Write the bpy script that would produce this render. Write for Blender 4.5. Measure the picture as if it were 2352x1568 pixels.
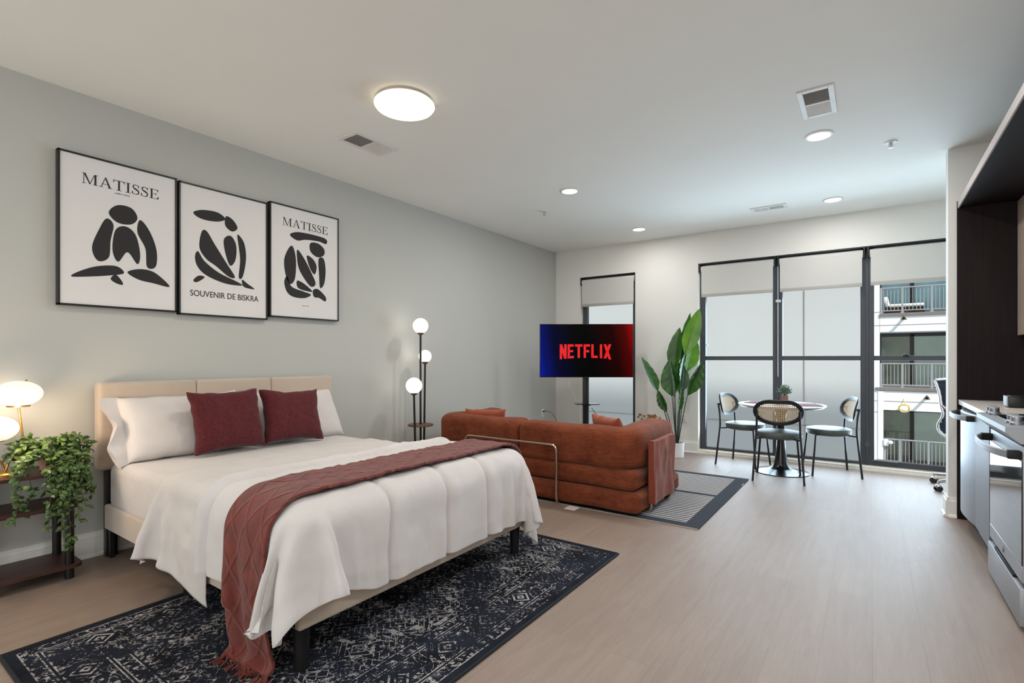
import bpy, bmesh, math, random
import numpy as np
from mathutils import Vector, Matrix, Euler

for o in list(bpy.data.objects):
    bpy.data.objects.remove(o)
SC = bpy.context.scene
COL = SC.collection
PI = math.pi

# ------------------------------------------------------------------ camera, world, sun, lights, exposure
cam_data = bpy.data.cameras.new('camera')
cam = bpy.data.objects.new('camera', cam_data)
COL.objects.link(cam)
cam.location = (3.997, -6.874, 1.235)
cam.rotation_euler = (PI / 2, 0, 0.6130)
cam_data.sensor_width = 36
cam_data.lens = 1170.64 / 2352 * 36
cam_data.shift_y = 40.12 / 2352
cam_data.clip_start = 0.02
cam_data.clip_end = 300
SC.camera = cam

SC.view_settings.view_transform = 'Standard'
SC.view_settings.look = 'None'
SC.view_settings.gamma = 1
SC.view_settings.use_curve_mapping = False
SC.view_settings.exposure = 0.17

world = bpy.data.worlds.new('sky')
SC.world = world
world.use_nodes = True
wn = world.node_tree.nodes
wn['Background'].inputs['Color'].default_value = (0.88, 0.94, 1.0, 1)
wn['Background'].inputs['Strength'].default_value = 0.75

def light(name, kind, loc, energy, color=(1, 1, 1), size=0.2, rot=(0, 0, 0), size_y=None, shape=None):
    d = bpy.data.lights.new(name, kind)
    d.energy = energy
    d.color = color
    if kind == 'AREA':
        d.size = size
        d.shape = shape or ('RECTANGLE' if size_y else 'DISK')
        if size_y:
            d.size_y = size_y
    elif kind == 'POINT':
        d.shadow_soft_size = size
    o = bpy.data.objects.new(name, d)
    COL.objects.link(o)
    o.location = loc
    o.rotation_euler = rot
    return o

sun = light('sun', 'SUN', (8, -12, 20), 6.2, (1.0, 0.97, 0.93))
sun.data.angle = math.radians(1.3)
sun.rotation_euler = Vector((-0.6, 0.35, -0.8)).to_track_quat('-Z', 'Y').to_euler()

# unseen fill lamp added inside the rear wall to brighten the room
light('fill_rear', 'AREA', (2.6, -9.9, 1.35), 72, (0.94, 0.98, 1.0), 4.6, (-PI / 2, 0, PI), 2.4)
# sky light that enters through the two windows
light('daylight_window', 'AREA', (3.55, 0.30, 1.10), 112, (0.66, 0.83, 1.0), 2.7, (PI / 2 + 0.25, 0, PI), 1.9)

# ------------------------------------------------------------------ helpers
def lin(r, g, b):
    f = lambda c: (c / 255 / 12.92) if c / 255 <= 0.04045 else ((c / 255 + 0.055) / 1.055) ** 2.4
    return (f(r), f(g), f(b), 1.0)

class NT:
    """small node-tree writer"""
    def __init__(self, m):
        m.use_nodes = True
        self.t = m.node_tree
        self.n = self.t.nodes
        self.bsdf = self.n['Principled BSDF']
        self.out = self.n['Material Output']
    def new(self, kind, **kw):
        nd = self.n.new(kind)
        for k, v in kw.items():
            setattr(nd, k, v)
        return nd
    def link(self, a, b):
        self.t.links.new(a, b)
    def val(self, sock, v):
        if hasattr(v, 'is_linked') or hasattr(v, 'links'):
            self.link(v, sock)
        else:
            sock.default_value = v
    def math(self, op, a, b=None, c=None, clamp=False):
        nd = self.new('ShaderNodeMath', operation=op, use_clamp=clamp)
        self.val(nd.inputs[0], a)
        if b is not None:
            self.val(nd.inputs[1], b)
        if c is not None:
            self.val(nd.inputs[2], c)
        return nd.outputs[0]
    def mix(self, fac, a, b):
        nd = self.new('ShaderNodeMix', data_type='RGBA')
        self.val(nd.inputs[0], fac)
        self.val(nd.inputs[6], a)
        self.val(nd.inputs[7], b)
        return nd.outputs[2]
    def coord(self, which='Object'):
        return self.new('ShaderNodeTexCoord').outputs[which]
    def mapping(self, vec, scale=(1, 1, 1), loc=(0, 0, 0), rot=(0, 0, 0)):
        nd = self.new('ShaderNodeMapping')
        self.link(vec, nd.inputs[0])
        nd.inputs['Scale'].default_value = scale
        nd.inputs['Location'].default_value = loc
        nd.inputs['Rotation'].default_value = rot
        return nd.outputs[0]
    def noise(self, vec, scale, detail=3, rough=0.5, dist=0.0):
        nd = self.new('ShaderNodeTexNoise')
        self.link(vec, nd.inputs['Vector'])
        nd.inputs['Scale'].default_value = scale
        nd.inputs['Detail'].default_value = detail
        nd.inputs['Roughness'].default_value = rough
        nd.inputs['Distortion'].default_value = dist
        return nd.outputs[0]
    def ramp(self, fac, stops, interp='LINEAR'):
        nd = self.new('ShaderNodeValToRGB')
        self.val(nd.inputs[0], fac)
        cr = nd.color_ramp
        cr.interpolation = interp
        while len(cr.elements) < len(stops):
            cr.elements.new(0.5)
        for e, (p, c) in zip(cr.elements, stops):
            e.position = p
            e.color = c if len(c) == 4 else (*c, 1)
        return nd.outputs[0]
    def bump(self, height, strength=0.3, dist=0.01):
        nd = self.new('ShaderNodeBump')
        self.link(height, nd.inputs['Height'])
        nd.inputs['Strength'].default_value = strength
        nd.inputs['Distance'].default_value = dist
        self.link(nd.outputs[0], self.bsdf.inputs['Normal'])
        return nd
    def sep(self, vec):
        nd = self.new('ShaderNodeSeparateXYZ')
        self.link(vec, nd.inputs[0])
        return nd.outputs

def mat(name, col, rough=0.5, metal=0.0, var=0.06, vscale=6.0, bump=0.0, bscale=120.0, bdist=0.002,
        sheen=0.0, spec=None, coat=0.0, trans=0.0, stretch=(1, 1, 1)):
    m = bpy.data.materials.new(name)
    t = NT(m)
    b = t.bsdf
    b.inputs['Roughness'].default_value = rough
    b.inputs['Metallic'].default_value = metal
    if spec is not None:
        b.inputs['Specular IOR Level'].default_value = spec
    if sheen:
        b.inputs['Sheen Weight'].default_value = sheen
        b.inputs['Sheen Roughness'].default_value = 0.4
    if coat:
        b.inputs['Coat Weight'].default_value = coat
        b.inputs['Coat Roughness'].default_value = 0.08
    co = t.mapping(t.coord('Object'), stretch)
    nz = t.noise(co, vscale, 4)
    dark = tuple(c * (1 - var) for c in col[:3]) + (1,)
    lite = tuple(min(1, c * (1 + var)) for c in col[:3]) + (1,)
    t.link(t.ramp(nz, [(0.3, dark), (0.7, lite)]), b.inputs['Base Color'])
    if bump:
        t.bump(t.noise(co, bscale, 2), bump, bdist)
    return m

def emit(name, col, strength, base=0.9):
    m = bpy.data.materials.new(name)
    t = NT(m)
    b = t.bsdf
    b.inputs['Base Color'].default_value = (base, base, base, 1)
    b.inputs['Roughness'].default_value = 0.3
    nz = t.noise(t.coord('Object'), 3.0, 1)
    c2 = tuple(min(1.0, c * 1.02) for c in col[:3]) + (1,)
    t.link(t.ramp(nz, [(0.3, col), (0.7, c2)]), b.inputs['Emission Color'])
    b.inputs['Emission Strength'].default_value = strength
    return m

def finish(me, smooth=True, angle=38):
    if smooth:
        for p in me.polygons:
            p.use_smooth = True
        me.set_sharp_from_angle(angle=math.radians(angle))

def obj(name, bm, m, parent=None, smooth=True, angle=38, world=False, keep=False):
    """one mesh object from a bmesh; world=True: verts are in world space, moved into the parent's space"""
    me = bpy.data.meshes.new(name)
    if world and parent is not None:
        p = parent
        T = Matrix.Identity(4)
        while p is not None:
            T = Matrix.LocRotScale(p.location, p.rotation_euler, None) @ T
            p = p.parent
        bm.transform(T.inverted())
    bmesh.ops.recalc_face_normals(bm, faces=bm.faces) if not keep else None
    bm.to_mesh(me)
    bm.free()
    finish(me, smooth, angle)
    o = bpy.data.objects.new(name, me)
    COL.objects.link(o)
    ms = m if isinstance(m, (list, tuple)) else [m]
    for k in ms:
        me.materials.append(k)
    if parent is not None:
        o.parent = parent
    return o

def tag(o, label=None, cat=None, group=None, kind=None):
    if label: o['label'] = label
    if cat: o['category'] = cat
    if group: o['group'] = group
    if kind: o['kind'] = kind
    return o

def thing(name, label, cat, loc=(0, 0, 0), rotz=0.0, group=None):
    o = bpy.data.objects.new(name, None)
    o.empty_display_size = 0.1
    COL.objects.link(o)
    o.location = loc
    o.rotation_euler = (0, 0, rotz)
    return tag(o, label, cat, group)

def struct(name, bm, m, parent=None, **kw):
    o = obj(name, bm, m, parent, **kw)
    if parent is None:
        o['kind'] = 'structure'
    return o

def copy_tree(o, parent=None):
    c = o.copy()
    COL.objects.link(c)
    if parent is not None:
        c.parent = parent
    for ch in list(o.children):
        copy_tree(ch, c)
    return c

NB = bmesh.new
def merge(bm, tmp):
    me = bpy.data.meshes.new('tmp')
    tmp.to_mesh(me)
    tmp.free()
    bm.from_mesh(me)
    bpy.data.meshes.remove(me)

def box(bm, lo, hi, bev=0.0, seg=2, M=None):
    t = bmesh.new()
    bmesh.ops.create_cube(t, size=1)
    lo, hi = Vector(lo), Vector(hi)
    for v in t.verts:
        v.co = Vector((lo[i] + (v.co[i] + 0.5) * (hi[i] - lo[i]) for i in range(3)))
    if bev > 0:
        bmesh.ops.bevel(t, geom=list(t.edges), offset=bev, segments=seg, affect='EDGES', profile=0.5)
    if M is not None:
        t.transform(M)
    merge(bm, t)
    return bm

def bx(lo, hi, bev=0.0, seg=2):
    return box(bmesh.new(), lo, hi, bev, seg)

def grid(bm, P, cu=False, cv=False, mi=0):
    """quads over an (n, m, 3) array"""
    n, m = P.shape[:2]
    V = [[bm.verts.new(P[i, j]) for j in range(m)] for i in range(n)]
    for i in range(n if cu else n - 1):
        for j in range(m if cv else m - 1):
            a, b, c, d = V[i][j], V[(i + 1) % n][j], V[(i + 1) % n][(j + 1) % m], V[i][(j + 1) % m]
            try:
                f = bm.faces.new((a, b, c, d))
                f.material_index = mi
            except ValueError:
                pass
    return V

def tube(bm, pts, r, n=10, caps=True):
    pts = [Vector(p) for p in pts]
    rs = r if isinstance(r, (list, tuple)) else [r] * len(pts)
    T = []
    for i in range(len(pts)):
        a = pts[max(0, i - 1)]
        b = pts[min(len(pts) - 1, i + 1)]
        d = (b - a)
        T.append(d.normalized() if d.length > 1e-9 else Vector((0, 0, 1)))
    u = T[0].orthogonal().normalized()
    P = np.zeros((len(pts), n, 3))
    for i, p in enumerate(pts):
        u = (u - T[i] * u.dot(T[i])).normalized()
        w = T[i].cross(u)
        for k in range(n):
            a = 2 * PI * k / n
            P[i, k] = p + (u * math.cos(a) + w * math.sin(a)) * rs[i]
    V = grid(bm, P, cv=True)
    if caps:
        bm.faces.new(V[0][::-1])
        bm.faces.new(V[-1])
    return bm

def cyl(bm, a, b, r, n=20, r2=None):
    return tube(bm, [a, b], [r, r if r2 is None else r2], n)

def lathe(bm, prof, c=(0, 0, 0), n=32, M=None):
    """revolve (r, z) pairs about the z axis; M turns the result"""
    t = bmesh.new()
    P = np.zeros((len(prof), n, 3))
    for i, (r, z) in enumerate(prof):
        for k in range(n):
            a = 2 * PI * k / n
            P[i, k] = (r * math.cos(a), r * math.sin(a), z)
    V = grid(t, P, cv=True)
    if prof[0][0] > 1e-6: t.faces.new(V[0][::-1])
    if prof[-1][0] > 1e-6: t.faces.new(V[-1])
    bmesh.ops.remove_doubles(t, verts=list(t.verts), dist=1e-6)
    if M is not None:
        t.transform(M)
    bmesh.ops.translate(t, verts=list(t.verts), vec=Vector(c))
    merge(bm, t)
    return bm

def ball(bm, c, rx, ry=None, rz=None, nu=24, nv=14):
    ry = rx if ry is None else ry
    rz = rx if rz is None else rz
    t = bmesh.new()
    bmesh.ops.create_uvsphere(t, u_segments=nu, v_segments=nv, radius=1)
    for v in t.verts:
        v.co = Vector((c[0] + v.co.x * rx, c[1] + v.co.y * ry, c[2] + v.co.z * rz))
    merge(bm, t)
    return bm

def rrect(w, h, r, k=6):
    """rounded rectangle outline, counter-clockwise, centred"""
    r = max(1e-4, min(r, w / 2 - 1e-4, h / 2 - 1e-4))
    out = []
    for cx, cy, a0 in ((w / 2 - r, h / 2 - r, 0), (-w / 2 + r, h / 2 - r, 90), (-w / 2 + r, -h / 2 + r, 180), (w / 2 - r, -h / 2 + r, 270)):
        for i in range(k + 1):
            a = math.radians(a0 + 90 * i / k)
            out.append((cx + r * math.cos(a), cy + r * math.sin(a)))
    return out

def round_path(pts, r, k=6):
    """polyline with rounded corners"""
    pts = [Vector(p) for p in pts]
    out = [pts[0]]
    for i in range(1, len(pts) - 1):
        a, b, c = pts[i - 1], pts[i], pts[i + 1]
        d1, d2 = (a - b), (c - b)
        rr = min(r, d1.length * 0.49, d2.length * 0.49)
        p, q = b + d1.normalized() * rr, b + d2.normalized() * rr
        for j in range(k + 1):
            t = j / k
            out.append(p * (1 - t) ** 2 + b * 2 * t * (1 - t) + q * t ** 2)
    out.append(pts[-1])
    return out

def catmull(pts, k=8, closed=True):
    n = len(pts)
    out = []
    for i in range(n if closed else n - 1):
        p = [np.array(pts[(i + j) % n] if closed else pts[min(max(i + j, 0), n - 1)], float) for j in (-1, 0, 1, 2)]
        for s in range(k):
            t = s / k
            out.append(0.5 * ((2 * p[1]) + (-p[0] + p[2]) * t + (2 * p[0] - 5 * p[1] + 4 * p[2] - p[3]) * t * t + (-p[0] + 3 * p[1] - 3 * p[2] + p[3]) * t ** 3))
    if not closed:
        out.append(np.array(pts[-1], float))
    return out

def poly(bm, pts):
    f = bm.faces.new([bm.verts.new(p) for p in pts])
    return f

def extrude_poly(bm, pts, vec):
    """closed prism from a planar outline moved by vec"""
    a = [bm.verts.new(p) for p in pts]
    b = [bm.verts.new(Vector(p) + Vector(vec)) for p in pts]
    bm.faces.new(a[::-1])
    bm.faces.new(b)
    n = len(a)
    for i in range(n):
        bm.faces.new((a[i], a[(i + 1) % n], b[(i + 1) % n], b[i]))
    return bm

def molding(bm, prof, a, b, out):
    """profile of (depth, z) extruded from a to b; depth runs along out"""
    a, b, out = Vector(a), Vector(b), Vector(out)
    extrude_poly(bm, [a + out * d + Vector((0, 0, z)) for d, z in prof], b - a)
    return bm

def set_uv(me, uv):
    """uv: per-vertex (n, 2)"""
    l = me.uv_layers.new(name='UVMap')
    for lp in me.loops:
        l.data[lp.index].uv = uv[lp.vertex_index]
# ------------------------------------------------------------------ materials of the setting
M_CEIL = mat('ceiling_paint', lin(240, 240, 234), 0.9, var=0.012, vscale=1.5, bump=0.05, bscale=220)
M_WALLW = mat('white_wall_paint', lin(226, 224, 219), 0.85, var=0.012, vscale=1.5, bump=0.06, bscale=240)
M_WALLG = mat('grey_wall_paint', lin(188, 188, 182), 0.85, var=0.015, vscale=1.2, bump=0.06, bscale=240)
M_TRIM = mat('trim_paint', lin(232, 230, 224), 0.45, var=0.01)
M_CREAM = mat('cream_sill_paint', lin(232, 226, 212), 0.5, var=0.01)
M_FRAME = mat('window_frame_metal', lin(66, 68, 74), 0.45, var=0.05, spec=0.4)
M_BLACK = mat('black_metal', lin(22, 22, 24), 0.4, var=0.1)

def floor_material():
    m = bpy.data.materials.new('vinyl_plank_floor')
    t = NT(m)
    co = t.coord('Object')
    mp = t.mapping(co, (1, 1, 1), (0, 0, 0), (0, 0, PI / 2))
    br = t.new('ShaderNodeTexBrick')
    t.link(mp, br.inputs['Vector'])
    br.offset = 0.37
    br.inputs['Scale'].default_value = 1.0
    br.inputs['Brick Width'].default_value = 1.22
    br.inputs['Row Height'].default_value = 0.182
    br.inputs['Mortar Size'].default_value = 0.0009
    br.inputs['Mortar Smooth'].default_value = 0.2
    br.inputs['Color1'].default_value = (0.0, 0.0, 0.0, 1)
    br.inputs['Color2'].default_value = (1, 1, 1, 1)
    br.inputs['Mortar'].default_value = (0.5, 0.5, 0.5, 1)
    grain = t.noise(t.mapping(co, (26, 2.2, 1)), 1.0, 6, 0.62, 0.6)
    fine = t.noise(t.mapping(co, (160, 9, 1)), 1.0, 4, 0.6)
    blot = t.noise(t.mapping(co, (2.2, 1.1, 1)), 1.0, 3)
    s = t.math('ADD', t.math('MULTIPLY', grain, 0.40), t.math('MULTIPLY', fine, 0.40))
    s = t.math('ADD', s, t.math('MULTIPLY', blot, 0.25))
    s = t.math('ADD', s, t.math('MULTIPLY', br.outputs['Color'], 0.07))
    col = t.ramp(s, [(0.38, lin(126, 107, 95)), (0.54, lin(138, 119, 106)), (0.72, lin(150, 131, 118))])
    col = t.mix(t.math('MULTIPLY', br.outputs['Fac'], 0.40), col, lin(88, 78, 70))
    t.link(col, t.bsdf.inputs['Base Color'])
    t.link(t.math('ADD', t.math('MULTIPLY', fine, 0.18), 0.42), t.bsdf.inputs['Roughness'])
    t.bsdf.inputs['Specular IOR Level'].default_value = 0.8
    h = t.math('SUBTRACT', t.math('MULTIPLY', fine, 0.5), br.outputs['Fac'])
    t.bump(h, 0.5, 0.0018)
    return m
M_FLOOR = floor_material()

def glass_material():
    m = bpy.data.materials.new('window_glass')
    t = NT(m)
    tr = t.new('ShaderNodeBsdfTransparent')
    tr.inputs[0].default_value = (0.95, 0.975, 0.97, 1)
    gl = t.new('ShaderNodeBsdfGlossy')
    gl.inputs['Roughness'].default_value = 0.02
    lw = t.new('ShaderNodeLayerWeight')
    lw.inputs[0].default_value = 0.12
    mx = t.new('ShaderNodeMixShader')
    t.link(t.math('MULTIPLY', lw.outputs['Fresnel'], 0.7), mx.inputs[0])
    t.link(tr.outputs[0], mx.inputs[1])
    t.link(gl.outputs[0], mx.inputs[2])
    t.link(mx.outputs[0], t.out.inputs['Surface'])
    return m
M_GLASS = glass_material()

H = 2.88
RB = -10.2            # the unseen rear end of the room
XK = 5.25             # kitchen wall

# ------------------------------------------------------------------ room shell
struct('floor', bx((-0.15, RB, -0.12), (5.9, 0.3, 0.0)), M_FLOOR, smooth=False)
struct('ceiling', bx((-0.15, RB, H), (5.9, 0.3, H + 0.15)), M_CEIL, smooth=False)
struct('wall_left', bx((-0.15, RB, 0), (0, 0.25, H)), M_WALLG, smooth=False)
# window wall with two openings
W1 = (0.412, 1.285, 0.02, 2.458)
W2 = (2.144, 5.25, 0.045, 2.484)
bm = NB()
for lo, hi in (((0, 0, 0), (W1[0], 0.25, H)), ((W1[0], 0, 0), (W1[1], 0.25, W1[2])), ((W1[0], 0, W1[3]), (W1[1], 0.25, H)),
               ((W1[1], 0, 0), (W2[0], 0.25, H)), ((W2[0], 0, 0), (W2[1], 0.25, W2[2])), ((W2[0], 0, W2[3]), (W2[1], 0.25, H)),
               ((W2[1], 0, 0), (5.9, 0.25, H))):
    box(bm, lo, hi)
struct('wall_window', bm, M_WALLW, smooth=False)
struct('wall_right', bx((XK, RB, 0), (XK + 0.15, -1.63, H)), M_WALLW, smooth=False)
struct('wall_alcove', bx((5.75, -1.48, 0), (5.9, 0, H)), M_WALLW, smooth=False)
struct('wall_partition', bx((4.496, -1.63, 0), (5.9, -1.48, H)), M_WALLW, smooth=False)
struct('wall_back', bx((-0.15, RB - 0.15, 0), (5.9, RB, H)), M_WALLW, smooth=False)
# the storeys above, whose shade falls on the wall across the court
struct('wall_upper', bx((-8, -0.05, H + 0.15), (14, 0.25, 11.35)), M_WALLW, smooth=False)

BASE = [(0, 0), (0.032, 0), (0.030, 0.012), (0.018, 0.024), (0.016, 0.125), (0.010, 0.135), (0.008, 0.152), (0, 0.152)]
bm = NB()
molding(bm, BASE, (0, RB, 0), (0, 0, 0), (1, 0, 0))
struct('baseboard_left', bm, M_TRIM, smooth=False)
bm = NB()
molding(bm, BASE, (W1[1] + 0.0, 0, 0), (W2[0], 0, 0), (0, -1, 0))
molding(bm, BASE, (0, 0, 0), (W1[0], 0, 0), (0, -1, 0))
struct('baseboard_window', bm, M_TRIM, smooth=False)
bm = NB()
molding(bm, BASE, (4.496, -1.63 - 0.0, 0), (4.56, -1.63, 0), (0, -1, 0))
molding(bm, BASE, (4.496, -1.48 + 0.012, 0), (4.496, -1.63 - 0.016, 0), (-1, 0, 0))
struct('baseboard_partition', bm, M_TRIM, smooth=False)
bm = NB()
molding(bm, [(0, 0), (0.036, 0), (0.034, 0.018), (0.022, 0.030), (0.022, 0.045), (0, 0.05)], (W2[0], 0, 0), (5.75, 0, 0), (0, -1, 0))
struct('trim_1', bm, M_CREAM, smooth=False)
bm = NB()   # painted reveals of both openings
box(bm, (W1[0] - 0.001, 0.0, W1[2]), (W1[0] + 0.004, 0.12, W1[3]))
box(bm, (W2[0] - 0.001, 0.0, W2[2]), (W2[0] + 0.004, 0.12, W2[3]))
box(bm, (W2[0], 0.0, W2[2] - 0.001), (W2[1], 0.12, W2[2] + 0.004))
struct('trim_2', bm, M_CREAM, smooth=False)

def window(name, x0, x1, z0, z1, cuts, rail_z, lowers):
    """dark metal frame with mullions (cuts: (x, width)), a mid rail and one pane per light"""
    bm = NB()
    ya, yb = 0.095, 0.165
    fw = 0.068
    box(bm, (x0, ya, z0), (x0 + fw, yb, z1), 0.004)
    box(bm, (x1 - fw, ya, z0), (x1, yb, z1), 0.004)
    box(bm, (x0, ya, z1 - fw), (x1, yb, z1), 0.004)
    xs = [x0 + fw]
    for cx, w in cuts:
        box(bm, (cx - w / 2, ya, z0), (cx + w / 2, yb, z1), 0.004)
        box(bm, (cx - 0.012, ya - 0.012, z0), (cx + 0.012, ya + 0.01, z1), 0.002)
        xs += [cx - w / 2, cx + w / 2]
    xs.append(x1 - fw)
    root = struct(name, bm, M_FRAME, smooth=False)
    for i in range(0, len(xs), 2):
        lw = lowers[i // 2]
        b = NB()
        box(b, (xs[i], ya, z0), (xs[i + 1], yb, z0 + lw), 0.003)
        obj('bottom_rail', b, M_FRAME, root, smooth=False)
        if rail_z:
            b = NB()
            box(b, (xs[i], ya + 0.005, rail_z - 0.026), (xs[i + 1], yb - 0.005, rail_z + 0.026), 0.003)
            obj('middle_rail', b, M_FRAME, root, smooth=False)
        segs = [(z0 + lw, rail_z - 0.026), (rail_z + 0.026, z1 - fw)] if rail_z else [(z0 + lw, z1 - fw)]
        for za, zb in segs:
            b = NB()
            box(b, (xs[i], 0.127, za), (xs[i + 1], 0.133, zb))
            obj('pane', b, M_GLASS, root, smooth=False)
    return root
window('window_1', W1[0] + 0.004, W1[1] - 0.004, W1[2], W1[3], [], None, [0.06])
w2 = window('window_2', W2[0] + 0.004, W2[1] - 0.004, W2[2], W2[3], [(3.066, 0.105), (3.967, 0.128)], 1.245, [0.03, 0.03, 0.06])
bm = NB()
box(bm, (4.28, 0.075, 1.262), (4.34, 0.10, 1.285), 0.004)
box(bm, (4.30, 0.06, 1.275), (4.32, 0.085, 1.292), 0.003)
obj('sash_latch', bm, M_BLACK, w2)

# ------------------------------------------------------------------ neighbouring block across the court
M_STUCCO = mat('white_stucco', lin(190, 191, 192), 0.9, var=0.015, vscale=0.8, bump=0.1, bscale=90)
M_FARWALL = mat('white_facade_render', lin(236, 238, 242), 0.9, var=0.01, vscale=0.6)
M_SLAB = mat('grey_slab_edge', lin(120, 112, 108), 0.8)
M_RAIL = mat('railing_paint', lin(150, 150, 155), 0.5)
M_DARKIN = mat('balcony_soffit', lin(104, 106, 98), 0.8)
M_SEAM = mat('panel_joint', lin(168, 161, 150), 0.9)
M_DGLASS = mat('tinted_door_glass', lin(118, 126, 104), 0.06, var=0.35, vscale=1.3, spec=0.8)
M_LGLASS = mat('door_with_pale_shade', lin(178, 194, 178), 0.15, var=0.12, vscale=1.0, spec=0.6)
M_SKYGL = mat('door_glass_sky_reflection', lin(150, 190, 198), 0.08, var=0.25, vscale=1.1, spec=0.8)  # blue base colour stands in for sky mirrored in the panes
M_DOORFR = mat('dark_door_frame', lin(48, 40, 38), 0.5)

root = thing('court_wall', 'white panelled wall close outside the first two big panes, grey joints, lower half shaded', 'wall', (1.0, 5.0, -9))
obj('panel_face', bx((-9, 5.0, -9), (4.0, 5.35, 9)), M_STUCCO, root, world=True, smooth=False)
bm = NB()
for x in (2.903, 0.29, 5.5, -2.32):
    if x < 4: box(bm, (x - 0.007, 4.985, -9), (x + 0.007, 5.001, 9))
for z in (-0.115, 3.2, -3.4):
    box(bm, (-9, 4.985, z - 0.007), (4.0, 5.001, z + 0.007))
obj('joint', bm, M_SEAM, root, world=True, smooth=False)

YF = 19.0
block = thing('apartment_block', 'white apartment block across the court with stacked recessed balconies', 'building', (5.5, YF, -9))
bm = NB()
FL = [3.115, 0.09, -3.05]     # balcony floor levels
box(bm, (1.0, YF, -9), (4.31, YF + 2.5, 9))
box(bm, (7.6, YF, -9), (10.0, YF + 2.5, 9))
box(bm, (4.30, YF, 0.09 + 2.25), (7.6, YF + 2.3, 3.02))
box(bm, (4.30, YF, 3.115 + 2.3), (7.6, YF + 2.3, 9))
box(bm, (4.30, YF, -3.05 + 2.2), (7.6, YF + 2.3, -0.07))
box(bm, (4.30, YF, -9), (7.6, YF + 2.3, -3.2))
box(bm, (4.25, YF - 0.02, -9), (4.43, YF + 0.02, -0.09))
obj('facade', bm, M_FARWALL, block, world=True, smooth=False)
for xe, z in ((7.6, 2.62), (7.6, -0.48), (4.31, 3.17), (4.31, -0.94)):
    obj('facade_joint', bx((2.0, YF - 0.012, z - 0.010), (xe, YF + 0.004, z + 0.010)), M_SEAM, block, world=True, smooth=False)
for k, z in enumerate(FL):
    b = NB()
    x0 = 4.30 if k != 1 else 4.16
    box(b, (x0, YF - 0.04, z - 0.15), (7.6, YF + 1.8, z - 0.02), 0.01)
    obj('balcony_slab', b, M_SLAB, block, world=True, smooth=False)
    b = NB()
    zt = z + (2.25 if k == 1 else 2.2)
    box(b, (4.31, YF + 1.55, z), (7.6, YF + 1.60, zt))
    obj('balcony_back_wall', b, M_DARKIN, block, world=True, smooth=False)
    g1 = (M_SKYGL, M_DGLASS, M_DGLASS)[k]
    g2 = (M_SKYGL, M_LGLASS, M_LGLASS)[k]
    d = NB()
    box(d, (4.33, YF + 1.46, z + 0.02), (4.38, YF + 1.55, zt - 0.15))
    box(d, (5.36, YF + 1.46, z + 0.02), (5.50, YF + 1.55, zt - 0.05))
    box(d, (6.72, YF + 1.46, z + 0.02), (6.86, YF + 1.55, zt - 0.05))
    box(d, (4.33, YF + 1.46, zt - 0.15), (7.6, YF + 1.55, zt))
    df = obj('sliding_door', d, M_DOORFR, block, world=True, smooth=False)
    obj('pane', bx((4.38, YF + 1.49, z + 0.02), (5.36, YF + 1.51, zt - 0.15)), g1, df, world=True, smooth=False)
    obj('pane', bx((5.50, YF + 1.49, z + 0.02), (6.72, YF + 1.51, zt - 0.15)), g2, df, world=True, smooth=False)
    obj('pane', bx((6.86, YF + 1.49, z + 0.02), (7.6, YF + 1.51, zt - 0.15)), g1, df, world=True, smooth=False)
where = ['top balcony under the window shade', 'middle balcony level with the room', 'lowest balcony beside the office chair']
for k, z in enumerate(FL):
    r = thing('balcony_railing', 'grey metal bar railing of the ' + where[k], 'railing', (5.4, YF, z), group='balcony railings')
    b = NB()
    x0 = 4.33 if k < 2 else 4.45
    zt = z + (1.04 if k != 1 else 0.98)
    box(b, (x0, YF + 0.02, zt - 0.05), (7.6, YF + 0.08, zt), 0.006)
    obj('top_rail', b, M_RAIL, r, world=True, smooth=False)
    b = NB()
    box(b, (x0, YF + 0.03, z + 0.07), (7.6, YF + 0.07, z + 0.11), 0.004)
    obj('bottom_rail', b, M_RAIL, r, world=True, smooth=False)
    p0 = 5.05 if k < 2 else 4.97
    for i in range(-1, 4):
        px = p0 + i * (0.92 if k < 2 else 0.9)
        if px < x0: px = x0 + 0.03
        if px > 7.6: continue
        b = NB()
        box(b, (px - 0.035, YF + 0.015, z - 0.02), (px + 0.035, YF + 0.085, zt), 0.004)
        box(b, (px - 0.06, YF - 0.0, z - 0.02), (px + 0.06, YF + 0.10, z + 0.02), 0.004)
        obj('post', b, M_RAIL, r, world=True, smooth=False)
    b = NB()
    x = x0 + 0.11
    while x < 7.55:
        box(b, (x - 0.011, YF + 0.04, z + 0.09), (x + 0.011, YF + 0.062, zt - 0.03))
        x += 0.118
    o = obj('baluster', b, M_RAIL, r, world=True, smooth=False)

M_WHITECUSH = mat('white_outdoor_cushion', lin(236, 234, 226), 0.85)
M_TEAK = mat('dark_wicker', lin(62, 52, 44), 0.7)
r = thing('daybed', 'white cushioned lounger on the top balcony behind its railing', 'lounger', (5.0, YF + 0.7, 3.115))
b = NB(); box(b, (4.50, YF + 0.4, 3.13), (5.78, YF + 1.0, 3.36), 0.02); obj('frame', b, M_TEAK, r, world=True)
b = NB(); box(b, (4.62, YF + 0.4, 3.36), (5.78, YF + 1.0, 3.50), 0.04, 3); obj('seat_cushion', b, M_WHITECUSH, r, world=True)
b = NB(); box(b, (-0.07, -0.3, 0), (0.07, 0.3, 0.42), 0.04, 3, Matrix.Translation((4.60, YF + 0.7, 3.40)) @ Matrix.Rotation(-0.22, 4, 'Y'))
obj('back_cushion', b, M_WHITECUSH, r, world=True)

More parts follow.
